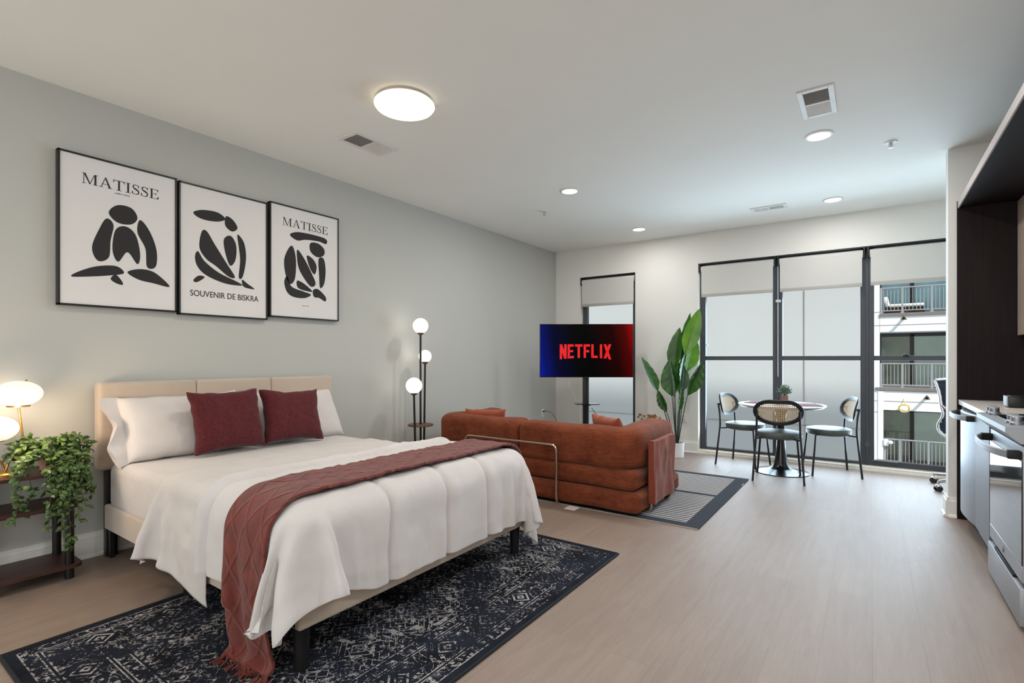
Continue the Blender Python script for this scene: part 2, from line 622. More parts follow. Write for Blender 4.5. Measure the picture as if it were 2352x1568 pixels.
M_BRONZE = mat('weathered_bronze', lin(104, 92, 74), 0.5, 0.5, var=0.3, vscale=20)
for (x, z, lab) in ((5.08, 2.86, 'bronze drain spout on the white band under the top balcony'),
                    (5.80, -0.29, 'bronze drain spout on the white band beside the office chair')):
    r = thing('drain_spout', lab, 'pipe', (x, YF, z), group='drain spouts on the facade')
    b = NB(); lathe(b, [(0.05, 0.0), (0.05, 0.26), (0.075, 0.26), (0.075, 0.28), (0.04, 0.285), (0.04, 0.02)], (x, YF, z), 20, Matrix.Rotation(PI / 2, 4, 'X'))
    obj('pipe', b, M_BRONZE, r, world=True)
    for a in (90, 210, 330):
        ca, sa = math.cos(math.radians(a)), math.sin(math.radians(a))
        b = NB(); ball(b, (x + 0.085 * ca, YF - 0.265, z + 0.085 * sa), 0.028, 0.02, 0.028, 10, 8)
        obj('flange_lug', b, M_BRONZE, r, world=True)
M_HOSE = mat('yellow_hose', lin(214, 186, 110), 0.6)
b = NB()
pts = []
for i in range(150):
    a = i / 24 * 2 * PI
    rr = 0.17 + 0.02 * math.sin(i * 0.37)
    pts.append((5.10 + rr * math.cos(a), YF - 0.10 - 0.012 * (i / 24), -0.74 + 0.85 * rr * math.sin(a)))
tube(b, pts, 0.014, 6)
tube(b, [(5.10, YF - 0.12, -0.58), (5.13, YF - 0.1, -0.50), (5.10, YF - 0.02, -0.40), (5.10, YF + 0.0, -0.36)], 0.012, 6)
tag(obj('garden_hose', b, M_HOSE, world=True), 'coil of yellow hose hung on the white band above the lowest balcony', 'hose')
M_WPLASTIC = mat('white_plastic', lin(236, 236, 238), 0.4)
r = thing('wall_fixture', 'small white fixture on the pier left of the lowest railing', 'fixture', (4.43, YF, -2.2))
b = NB(); box(b, (4.43, YF - 0.06, -2.32), (4.60, YF + 0.05, -2.05), 0.03, 3); obj('body', b, M_WPLASTIC, r, world=True)
b = NB(); ball(b, (4.66, YF - 0.05, -2.16), 0.09, 0.07, 0.08, 14, 10); obj('head', b, M_WPLASTIC, r, world=True)
# ------------------------------------------------------------------ cloth: position based drape over a rounded box
def rbox_push(P, c, hb, r, off, fr):
    """push points out of a rounded box by off; returns contact mask"""
    q = P - c
    a = np.abs(q) - (hb - r)
    mx = np.maximum(a, 0)
    ln = np.linalg.norm(mx, axis=-1)
    inside = np.minimum(a.max(-1), 0)
    d = ln + inside - r - off
    hit = d < 0
    g = np.where(ln[..., None] > 1e-7, mx / np.maximum(ln, 1e-7)[..., None], 0)
    k = a.argmax(-1)
    gi = np.eye(3)[k]
    g = np.where(ln[..., None] > 1e-7, g, gi) * np.sign(q)
    P[hit] -= (d[hit][..., None] * g[hit])
    return hit

def drape(P, U, boxes, steps=300, iters=4, dt=0.010, grav=1.2, bend=0.06, floor=0.012, fix=None, damp=0.985, fric=0.6, seed=0, jitter=0.002):
    """P (n, m, 3) start positions, U (n, m, 2) unfolded coordinates"""
    rng = np.random.RandomState(seed)
    P = P.astype(float) + rng.randn(*P.shape) * jitter
    V = np.zeros_like(P)
    n, m = P.shape[:2]
    W = np.ones((n, m))
    if fix is not None:
        W[fix] = 0
    P0 = P.copy()
    cons = []
    def add(ia, ja, ib, jb, stiff):
        L = np.linalg.norm(U[ia, ja] - U[ib, jb], axis=-1)
        wa, wb = W[ia, ja], W[ib, jb]
        s = wa + wb
        s[s == 0] = 1
        cons.append((ia, ja, ib, jb, L, (wa / s * stiff)[..., None], (wb / s * stiff)[..., None]))
    I, J = np.meshgrid(np.arange(n), np.arange(m), indexing='ij')
    def pairs(di, dj, stiff, key):
        i, j = I, J
        ok = (i + di < n) & (j + dj < m) & (j + dj >= 0)
        for c in (0, 1):
            s = ok & (key(i, j) == c)
            add(i[s], j[s], i[s] + di, j[s] + dj, stiff)
    pairs(1, 0, 1.0, lambda i, j: i % 2)
    pairs(0, 1, 1.0, lambda i, j: j % 2)
    pairs(1, 1, 0.6, lambda i, j: i % 2)
    pairs(1, -1, 0.6, lambda i, j: i % 2)
    pairs(2, 0, bend, lambda i, j: (i // 2) % 2)
    pairs(0, 2, bend, lambda i, j: (j // 2) % 2)
    for st in range(steps):
        V[..., 2] -= grav * dt
        V *= damp
        Q = P + V * dt * W[..., None]
        hit = np.zeros((n, m), bool)
        for it in range(iters):
            for ia, ja, ib, jb, L, ka, kb in cons:
                a, b = Q[ia, ja], Q[ib, jb]
                d = b - a
                ln = np.sqrt((d * d).sum(-1))
                d *= ((ln - L) / np.maximum(ln, 1e-9))[..., None]
                Q[ia, ja] = a + d * ka
                Q[ib, jb] = b - d * kb
            if it % 2 == 1:
                for (c, hb, r, off) in boxes:
                    hit |= rbox_push(Q, c, hb, r, off, fric)
        low = Q[..., 2] < floor
        Q[..., 2] = np.maximum(Q[..., 2], floor)
        hit |= low
        mv = Q - P
        mv[hit, 0] *= (1 - fric)
        mv[hit, 1] *= (1 - fric)
        Q = P + mv
        if fix is not None:
            Q[fix] = P0[fix]
        V = (Q - P) / dt
        P = Q
    return P

def normals(P):
    du = np.gradient(P, axis=0)
    dv = np.gradient(P, axis=1)
    N = np.cross(du, dv)
    return N / np.maximum(np.linalg.norm(N, axis=-1, keepdims=True), 1e-9)

def resample(P, k):
    """bilinear-cubic refinement of a grid by k (smooth)"""
    def up(A):
        n = A.shape[0]
        t = np.linspace(0, n - 1, (n - 1) * k + 1)
        i = np.clip(t.astype(int), 0, n - 2)
        f = (t - i).reshape(-1, *([1] * (A.ndim - 1)))
        p0, p1, p2, p3 = A[np.maximum(i - 1, 0)], A[i], A[i + 1], A[np.minimum(i + 2, n - 1)]
        return 0.5 * (2 * p1 + (p2 - p0) * f + (2 * p0 - 5 * p1 + 4 * p2 - p3) * f ** 2 + (3 * p1 - p0 - 3 * p2 + p3) * f ** 3)
    return up(up(P).swapaxes(0, 1)).swapaxes(0, 1)

def vnoise(x, y, seed=0):
    """smooth value noise on arrays"""
    rng = np.random.RandomState(seed)
    T = rng.rand(64, 64) * 2 - 1
    xi, yi = np.floor(x).astype(int), np.floor(y).astype(int)
    fx, fy = x - xi, y - yi
    fx, fy = fx * fx * (3 - 2 * fx), fy * fy * (3 - 2 * fy)
    g = lambda a, b: T[a % 64, b % 64]
    return (g(xi, yi) * (1 - fx) + g(xi + 1, yi) * fx) * (1 - fy) + (g(xi, yi + 1) * (1 - fx) + g(xi + 1, yi + 1) * fx) * fy

def cloth_obj(name, P, m, parent, thick, U=None, offset=-1):
    b = NB()
    grid(b, P)
    o = obj(name, b, m, parent, angle=180, keep=True)
    if U is not None:
        set_uv(o.data, U.reshape(-1, 2))
    md = o.modifiers.new('thickness', 'SOLIDIFY')
    md.thickness = thick
    md.offset = offset
    return o

# ------------------------------------------------------------------ textile materials
def fabric(name, col, rough=0.85, weave=900, bump=0.25, var=0.05, vscale=5, sheen=0.25, wr=0.0, wscale=7.0):
    m = bpy.data.materials.new(name)
    t = NT(m)
    co = t.coord('Object')
    nz = t.noise(co, vscale, 5, 0.6)
    d = tuple(c * (1 - var) for c in col[:3]) + (1,)
    l = tuple(min(1, c * (1 + var)) for c in col[:3]) + (1,)
    t.link(t.ramp(nz, [(0.3, d), (0.7, l)]), t.bsdf.inputs['Base Color'])
    t.bsdf.inputs['Roughness'].default_value = rough
    t.bsdf.inputs['Specular IOR Level'].default_value = 0.25
    t.bsdf.inputs['Sheen Weight'].default_value = sheen
    h = t.noise(co, weave, 2)
    if wr:
        w = t.noise(t.mapping(co, (1, 1, 0.55)), wscale, 5, 0.55, 1.4)
        w = t.math('ABSOLUTE', t.math('SUBTRACT', w, 0.5))
        w = t.math('SUBTRACT', 1.0, t.math('MULTIPLY', w, 9.0, clamp=True), clamp=True)
        h = t.math('ADD', t.math('MULTIPLY', h, 0.12), t.math('MULTIPLY', w, wr))
    t.bump(h, bump, 0.006 if wr else 0.002)
    return m
M_LINEN = fabric('white_duvet_cotton', lin(212, 206, 203), wr=0.45, wscale=4.5, bump=0.30)
M_SHEET = fabric('white_sheet_cotton', lin(208, 201, 196), wr=0.4, wscale=5.0, bump=0.28)
M_PILLOW = fabric('white_pillowcase', lin(214, 207, 203), wr=0.28, wscale=3.6, bump=0.25)
M_BEIGE = fabric('beige_upholstery', lin(192, 174, 156), var=0.04, weave=1400, bump=0.2, sheen=0.5)
M_BURG = fabric('burgundy_chenille', lin(84, 26, 30), var=0.42, vscale=80, weave=420, bump=0.5, sheen=0.15)
M_RUSTLIN = fabric('rust_cotton', lin(150, 74, 48), var=0.12, weave=800, wr=0.5, wscale=9, bump=0.4)

# ------------------------------------------------------------------ bed
BX0, BX1, BY0, BY1 = 0.14, 2.17, -5.735, -4.185
ZT = 0.600
bed = thing('bed', 'upholstered beige bed with three-panel headboard and black legs against the grey wall', 'bed', (1.15, -4.96, 0))
hb = NB()
edges = [-5.775, -5.222, -4.677, -4.118]
for a, b_ in zip(edges[:-1], edges[1:]):
    box(hb, (0.035, a - 0.001, 0.545), (0.135, b_ + 0.001, 1.088), 0.022, 4)
obj('headboard', hb, M_BEIGE, bed, world=True)
M_BEDLEG = mat('black_bed_leg', lin(24, 23, 23), 0.35)
for y in (-5.70, -4.20):
    obj('headboard_post', bx((0.05, y - 0.03, 0.0), (0.10, y + 0.03, 0.60), 0.004), M_BEDLEG, bed, world=True)
obj('side_rail', bx((0.135, -5.752, 0.19), (2.20, -5.700, 0.34), 0.012, 3), M_BEIGE, bed, world=True)
obj('side_rail', bx((0.135, -4.220, 0.19), (2.20, -4.168, 0.34), 0.012, 3), M_BEIGE, bed, world=True)
obj('foot_rail', bx((2.160, -5.752, 0.19), (2.215, -4.168, 0.34), 0.012, 3), M_BEIGE, bed, world=True)
obj('slat_base', bx((0.135, -5.70, 0.24), (2.165, -4.22, 0.30)), M_BEDLEG, bed, world=True)
for (x, y) in ((2.150, -5.700), (2.150, -4.220), (1.07, -5.66), (1.07, -4.96), (1.07, -4.22), (0.16, -5.66)):
    b = NB()
    lathe(b, [(0.026, 0.009), (0.036, 0.24)], (x, y, 0), 20) if x > 0.5 else box(b, (0.03, -5.722, 0.0), (0.14, -5.70, 0.30))
    obj('leg' if x > 0.5 else 'head_bracket', b, M_BEDLEG, bed, world=True)

mattress = thing('mattress', 'mattress in a white fitted sheet on the beige bed', 'mattress', (1.15, -4.96, 0.30))
b = NB(); box(b, (BX0, BY0, 0.305), (BX1, BY1, ZT), 0.06, 5)
obj('fitted_sheet', b, M_SHEET, mattress, world=True)

CB = np.array([(BX0 + BX1) / 2, (BY0 + BY1) / 2, 0.45])
HB = np.array([(BX1 - BX0) / 2, (BY1 - BY0) / 2, 0.15])
RAILC = np.array([1.18, -4.96, 0.26]); RAILH = np.array([1.045, 0.795, 0.085])

# flat sheet between fitted sheet and duvet
ny, nx = 44, 36
tv = np.linspace(0, 1, ny)[:, None]
sx = np.linspace(0, 1, nx)[None, :]
yy = -5.735 + 0.62 - tv * (0.62 + 0.34 + 0.16 * sx ** 1.5)      # unfolded y: 0.62 m on the mattress, then the hanging part
hang = np.clip((-5.735 - yy) / 0.46, 0, 1)
inner = np.clip((yy + 5.735) / 0.62, 0, 1)
xl = 0.93 - 0.16 * inner - 0.46 * hang
xr = 1.60 - 0.13 * hang + 0 * inner
X = xl + (xr - xl) * sx
Yg = yy
U = np.stack([X, Yg], -1)
P = np.stack([X, Yg, np.full_like(X, 0.640)], -1)
fix = np.zeros((ny, nx), bool); fix[0, :] = True
P[0, :, 2] = 0.608
S1 = drape(P, U, [(CB, HB, 0.06, 0.012), (RAILC, RAILH, 0.02, 0.010)], steps=320, fix=fix, fric=0.5, seed=3)
S1 = resample(S1, 2); US = resample(np.concatenate([U, U[..., :1]], -1), 2)[..., :2]
N = normals(S1)
hg = np.clip((-5.74 - US[..., 1]) / 0.2, 0, 1)
S1 = S1 + N * (hg * 0.010 * vnoise(US[..., 0] * 9 + US[..., 1] * 3, US[..., 1] * 4, 5) + 0.004 * vnoise(US[..., 0] * 14, US[..., 1] * 16, 6))[..., None]
# the part of the sheet that lies flat across the rest of the bed
Y2 = np.linspace(-5.115, -4.14, 40)[::-1]
S2 = np.zeros((40, S1.shape[1], 3))
for i, y in enumerate(Y2):
    k = (y + 5.115) / 0.975
    S2[i, :, 0] = S1[0, :, 0] + k * 0.02
    S2[i, :, 1] = y
    S2[i, :, 2] = S1[0, :, 2] - np.clip((y + 4.26) / 0.12, 0, 1) ** 2 * 0.06 + 0.005 * np.abs(vnoise(S1[0, :, 0] * 7, np.full(S1.shape[1], y * 5.0), 8))
b = NB(); grid(b, np.concatenate([S2[:-1], S1], 0)[:, ::-1])
sheet = obj('flat_sheet', b, M_SHEET, angle=180)
md = sheet.modifiers.new('thickness', 'SOLIDIFY'); md.thickness = 0.004; md.offset = 0
tag(sheet, 'thin white flat sheet hanging down the near side of the bed beside the nightstand', 'sheet')

# duvet
DX0, DX1 = 1.50, 2.60
DY0, DY1 = -6.130, -3.800
nx, ny = 48, 100
X, Yg = np.meshgrid(np.linspace(DX0, DX1, nx), np.linspace(DY0, DY1, ny), indexing='ij')
U = np.stack([X, Yg], -1)
P = np.stack([X, Yg, np.full_like(X, 0.673)], -1)
DOFF = 0.072
D0 = drape(P, U, [(CB, HB, 0.07, DOFF), (RAILC, RAILH, 0.02, 0.03)], steps=380, fric=0.2, bend=0.03, seed=7, floor=0.03, fix=(X < 2.05) & (Yg > -5.62) & (Yg < -4.32))
D1 = resample(D0, 2)
UD = resample(np.concatenate([U, U[..., :1]], -1), 2)[..., :2]
lim = np.clip((2.17 - D1[..., 0]) / 0.06, 0, 1) * np.clip((2.42 - UD[..., 0]) / 0.20, 0, 1)                  # lies flat against the bed under the throw
flat_y = np.maximum(D1[..., 1], -5.822)
D1[..., 1] = D1[..., 1] * (1 - lim) + flat_y * lim
# the hanging corner gathers round to the near side
px_, py_ = D1[..., 0] - 2.12, -(D1[..., 1] + 5.70)
rad = np.hypot(px_, py_)
q_ = (px_ > 0) & (py_ > 0)
th_ = np.arctan2(py_, px_) / (PI / 2)
th2 = np.where(q_, (PI / 2) * np.clip(th_, 0, 1) ** 0.33, 0)
kk = np.clip((0.66 - D1[..., 2]) / 0.30, 0, 1)
nx_ = 2.12 + rad * np.cos(th2); ny_ = -5.70 - rad * np.sin(th2)
D1[..., 0] = np.where(q_, D1[..., 0] * (1 - kk) + nx_ * kk, D1[..., 0])
D1[..., 1] = np.where(q_, D1[..., 1] * (1 - kk) + ny_ * kk, D1[..., 1])
fold_ = np.where(px_ > 0, 0.76 + 0.24 * np.clip(np.maximum((D1[..., 1] + 5.72) / 0.30, (-5.80 - D1[..., 1]) / 0.10), 0, 1), 1.0)
D1[..., 2] = 0.66 - (0.66 - D1[..., 2]) * np.where(D1[..., 2] < 0.66, fold_, 1.0)
cm = np.clip((UD[..., 0] - 2.05) / 0.10, 0, 1) * np.clip((-5.66 - UD[..., 1]) / 0.10, 0, 1)
for _ in range(10):
    A_ = D1.copy()
    A_[1:-1, 1:-1] = 0.25 * (D1[:-2, 1:-1] + D1[2:, 1:-1] + D1[1:-1, :-2] + D1[1:-1, 2:])
    A_[-1, 1:-1] = 0.5 * (D1[-1, :-2] + D1[-1, 2:]); A_[1:-1, 0] = 0.5 * (D1[:-2, 0] + D1[2:, 0])
    D1 = D1 + (A_ - D1) * (0.6 * cm)[..., None]
N = normals(D1)
if N[20, 100, 2] < 0: N = -N
ux, uy = UD[..., 0], UD[..., 1]
foot = np.clip((ux - 2.02) / 0.25, 0, 1)
amp = 0.0
disp = 0.007 * vnoise(ux * 5, uy * 5, 11) + 0.004 * vnoise(ux * 13, uy * 11, 12)
for cy, w in ((-5.33, 0.014), (-4.93, 0.016), (-4.60, 0.014)):
    line = uy - cy - 0.03 * vnoise(ux * 4, np.full_like(uy, cy * 9), 13)
    disp += foot * (-0.020 * np.exp(-(line / w) ** 2) + 0.010 * np.exp(-((np.abs(line) - 0.05) / 0.04) ** 2))
side = np.clip((-5.70 - uy) / 0.1, 0, 1)
disp += side * 0.006 * vnoise(ux * 10, uy * 3, 14)
# thick soft hem along the head end
disp += 0.022 * np.exp(-((ux - DX0 - 0.030) / 0.022) ** 2) - 0.030 * np.exp(-((ux - DX0 - 0.080) / 0.014) ** 2)
D1 = D1 + N * disp[..., None]
b = NB(); grid(b, D1)
duvet = obj('duvet', b, M_LINEN, angle=180)
if duvet.data.polygons[20 * (D1.shape[1] - 1) + 100].normal.z < 0:
    duvet.data.flip_normals()
md = duvet.modifiers.new('thickness', 'SOLIDIFY'); md.thickness = 0.030; md.offset = -1
md = duvet.modifiers.new('round', 'BEVEL'); md.width = 0.010; md.segments = 2; md.limit_method = 'ANGLE'; md.angle_limit = 1.0
tag(duvet, 'thick white duvet draped over the foot of the bed', 'duvet')

# throw
def throw_material():
    m = bpy.data.materials.new('rust_knit_throw')
    t = NT(m)
    uv = t.new('ShaderNodeTexCoord').outputs['UV']
    s = t.sep(uv)
    wob = t.math('MULTIPLY', t.math('SUBTRACT', t.noise(uv, 9, 2), 0.5), 0.25)
    a = t.math('ADD', t.math('ADD', t.math('MULTIPLY', s[0], 9.0), t.math('MULTIPLY', s[1], 5.2)), wob)
    b_ = t.math('ADD', t.math('SUBTRACT', t.math('MULTIPLY', s[0], 9.0), t.math('MULTIPLY', s[1], 5.2)), wob)
    def ridge(v):
        f = t.math('ABSOLUTE', t.math('SUBTRACT', t.math('FRACT', v), 0.5))
        return t.math('SUBTRACT', 1.0, t.math('MULTIPLY', f, 9.0, clamp=True), clamp=True)
    r = t.math('MAXIMUM', ridge(a), ridge(b_))
    wv = t.new('ShaderNodeTexWave', wave_type='BANDS', bands_direction='X')
    t.link(t.mapping(uv, (1, 1, 1)), wv.inputs['Vector'])
    wv.inputs['Scale'].default_value = 70
    kn = t.noise(t.mapping(uv, (260, 150, 1)), 1.0, 2)
    h = t.math('ADD', t.math('MULTIPLY', r, 1.0), t.math('ADD', t.math('MULTIPLY', kn, 0.35), t.math('MULTIPLY', wv.outputs['Fac'], 0.15)))
    t.bump(h, 0.75, 0.009)
    nz = t.noise(uv, 14, 3)
    t.link(t.ramp(nz, [(0.3, lin(102, 37, 27)), (0.7, lin(124, 50, 36))]), t.bsdf.inputs['Base Color'])
    t.bsdf.inputs['Roughness'].default_value = 0.9
    t.bsdf.inputs['Sheen Weight'].default_value = 0.2
    return m
M_THROW = throw_material()
throw = thing('throw_blanket', 'rust cable-knit throw with fringe laid across the foot of the bed', 'blanket', (1.95, -5.0, 0.68))
nu, nv = 24, 108
su = np.linspace(-0.155, 0.155, nu)[:, None]
sv = np.linspace(-3.98, -6.44, nv)[None, :]
hangv = np.clip((-5.75 - sv) / 0.6, 0, 1)
X = 1.975 + su + 0 * sv - 0.015 * hangv
X = X - su * 0.06 * hangv
Yg = sv + 0 * su
U = np.stack([su + 0 * sv, sv + 0 * su], -1)
P = np.stack([X, Yg, np.full_like(X, 0.699) ], -1)
U2 = np.stack([X, Yg], -1)
HT = HB + np.array([0.0, 0.0, 0.0])
T0 = drape(P, U2, [(CB, HB, 0.07, DOFF + 0.024), (RAILC, RAILH, 0.02, 0.065)], steps=340, fric=0.3, seed=9, floor=0.02, fix=(Yg > -5.60) & (Yg < -4.30))
T1 = resample(T0, 2)
# keep the throw outside the duvet it lies on
ND = normals(D1)
if ND[20, 100, 2] < 0: ND = -ND
limf = np.maximum(lim, (D1[..., 2] > 0.60)).reshape(-1)
dp = D1.reshape(-1, 3); dn_ = ND.reshape(-1, 3)
tp = T1.reshape(-1, 3).copy()
for _ in range(2):
    for i0 in range(0, len(tp), 400):
        q = tp[i0:i0 + 400]
        d2 = ((q[:, None, :] - dp[None]) ** 2).sum(-1)
        k = d2.argmin(1); dist = np.sqrt(d2[np.arange(len(q)), k])
        sd_ = ((q - dp[k]) * dn_[k]).sum(1)
        need = np.where((dist < 0.06) & (sd_ < 0.014) & (limf[k] > 0.5), 0.014 - sd_, 0)
        tp[i0:i0 + 400] = q + dn_[k] * need[:, None]
T1 = tp.reshape(T1.shape)
for _ in range(2):
    T1[1:-1, 1:-1] = 0.5 * T1[1:-1, 1:-1] + 0.125 * (T1[:-2, 1:-1] + T1[2:, 1:-1] + T1[1:-1, :-2] + T1[1:-1, 2:])
UT = resample(np.concatenate([U, U[..., :1]], -1), 2)[..., :2]
N = normals(T1)
if N[10, 60, 2] < 0: N = -N
wv_ = np.clip((-5.80 - UT[..., 1]) / 0.3, 0, 1)
T1 = T1 + N * (0.004 * vnoise(UT[..., 0] * 18, UT[..., 1] * 6, 21) + wv_ * 0.012 * np.sin(UT[..., 0] * 38 + 1.0))[..., None]
b = NB(); grid(b, T1)
o = obj('knit_blanket', b, M_THROW, throw, world=True, angle=180)
set_uv(o.data, np.stack([UT[..., 0], UT[..., 1]], -1).reshape(-1, 2))
md = o.modifiers.new('thickness', 'SOLIDIFY'); md.thickness = 0.012; md.offset = 0
rng = random.Random(4)
b = NB()
end = T1[:, -1]
for k in range(54):
    f = k / 53 * (len(end) - 1)
    i = min(int(f), len(end) - 2)
    p = end[i] * (1 - f + i) + end[i + 1] * (f - i)
    dx, dy = rng.uniform(-0.012, 0.035), rng.uniform(-0.03, 0.03)
    zz = max(0.02, p[2])
    pts = [p, p + (dx * 0.3, dy * 0.2 - 0.006, -zz * 0.4), p + (dx * 0.7, dy * 0.6 - 0.01, -zz * 0.8), (p[0] + dx, p[1] + dy, 0.016), (p[0] + dx * 1.5, p[1] + dy * 1.6 - 0.02, 0.013)]
    tube(b, [tuple(q) for q in pts], 0.0035, 5)
obj('fringe', b, M_THROW, throw, world=True)

# ------------------------------------------------------------------ pillows
def pillow_P(w, h, t, pinch=0.05, seed=0, nu=34, nv=30, wrinkle=0.006, sag=0.0, power=0.42):
    """two-sided soft pillow; local x = width, y = thickness, z = height (0..h). returns front and back grids"""
    u = np.linspace(-1, 1, nu)[:, None]
    v = np.linspace(-1, 1, nv)[None, :]
    x = w / 2 * u * (1 - pinch * (1 - v ** 2)) * np.ones_like(v)
    z = h / 2 * v * (1 - pinch * (1 - u ** 2)) * np.ones_like(u)
    th = t / 2 * ((1 - u ** 4) * (1 - v ** 4)) ** power
    th = th * (1 - 0.25 * (v - sag) * (v > sag))
    n1 = vnoise(u * 3.2 + 9 + 0 * v, v * 3.0 + 5 + 0 * u, seed) * 0.6 + vnoise(u * 8 + v * 3, v * 6 - u * 2, seed + 1) * 0.4
    edge = (1 - u ** 6) * (1 - v ** 6)
    f = th + wrinkle * n1 * edge
    bk = -th - wrinkle * n1[::-1] * edge
    zz = z + h / 2
    # small waviness of the outline
    x = x + 0.006 * vnoise(v * 5 + 0 * u, u * 0 + seed * 3.1, seed + 2) * np.abs(u) ** 3
    zz = zz + 0.006 * vnoise(u * 5 + 0 * v, v * 0 + seed * 1.7, seed + 3) * np.abs(v) ** 3
    return np.stack([x, f, zz], -1), np.stack([x, bk, zz], -1)

def pillow_bm(*a, M=None, flange=0.0, **k):
    F, B = pillow_P(*a, **k)
    b = NB()
    grid(b, F)
    grid(b, B[::-1])
    if flange:
        # open end of the pillowcase beyond the filling, on the -x side
        nv = F.shape[1]
        rows = []
        for j, s in enumerate(np.linspace(0, 1, 7)):
            e = F[0].copy()
            e[:, 0] -= flange * s
            zc = e[:, 2].mean()
            e[:, 2] = zc + (e[:, 2] - zc) * (1 + 0.04 * s) - 0.012 * s
            vv = np.linspace(-1, 1, nv)
            open_ = 0.035 * s * (1 - vv ** 2) + 0.012 * s * np.sin(vv * 7 + 1)
            e[:, 0] += 0.022 * s * np.sin(vv * 5 + 0.5)
            rows.append((e, open_))
        top = np.array([e + np.stack([0 * o_, o_, 0 * o_], -1) for e, o_ in rows])
        bot = np.array([e - np.stack([0 * o_, 0.8 * o_, 0 * o_], -1) for e, o_ in rows])
        grid(b, top[::-1]); grid(b, bot)
    bmesh.ops.remove_doubles(b, verts=list(b.verts), dist=0.0004)
    if M is not None:
        b.transform(M)
    return b

def lean(loc, ang, yaw=0.0, roll=0.0):
    """local x -> world y, local y (front) -> +x, leaning back by ang towards the headboard"""
    R0 = Matrix(((0, 1, 0, 0), (1, 0, 0, 0), (0, 0, 1, 0), (0, 0, 0, 1)))     # x->y, y->x (mirrors; fine for soft pillows)
    return Matrix.Translation(loc) @ Matrix.Rotation(yaw, 4, 'Z') @ Matrix.Rotation(-ang, 4, 'Y') @ Matrix.Rotation(roll, 4, 'X') @ R0

def soft(name, label, cat, m, M, *a, group=None, **k):
    b = pillow_bm(*a, M=M, **k)
    o = obj(name, b, m, angle=180)
    md = o.modifiers.new('smooth', 'SUBSURF'); md.levels = 1; md.render_levels = 1
    return tag(o, label, cat, group)
soft('pillow', 'white pillow with an open hem at the nightstand side, in front of its pair', 'pillow', M_PILLOW,
     lean((0.335, -5.345, 0.600), 0.42), 0.70, 0.43, 0.17, pinch=0.035, seed=31, flange=0.07, group='white bed pillows')
soft('pillow', 'white pillow against the headboard whose top corner rises behind the burgundy cushion', 'pillow', M_PILLOW,
     lean((0.240, -5.285, 0.592), 0.14, 0.0, 0.075), 0.68, 0.40, 0.12, pinch=0.04, seed=33, group='white bed pillows')
soft('pillow', 'white pillow at the far side of the bed behind the smaller cushion', 'pillow', M_PILLOW,
     lean((0.345, -4.510, 0.590), 0.50), 0.72, 0.44, 0.17, pinch=0.05, seed=35, group='white bed pillows')
soft('cushion', 'burgundy chenille cushion nearer the nightstand', 'cushion', M_BURG,
     lean((0.485, -5.150, 0.612), 0.24, 0.02, 0.02), 0.48, 0.43, 0.15, pinch=0.10, seed=41, group='burgundy cushions')
soft('cushion', 'burgundy chenille cushion at the far side, nearer the floor lamp', 'cushion', M_BURG,
     lean((0.485, -4.690, 0.612), 0.30, -0.03, -0.04), 0.48, 0.42, 0.15, pinch=0.13, seed=43, group='burgundy cushions')
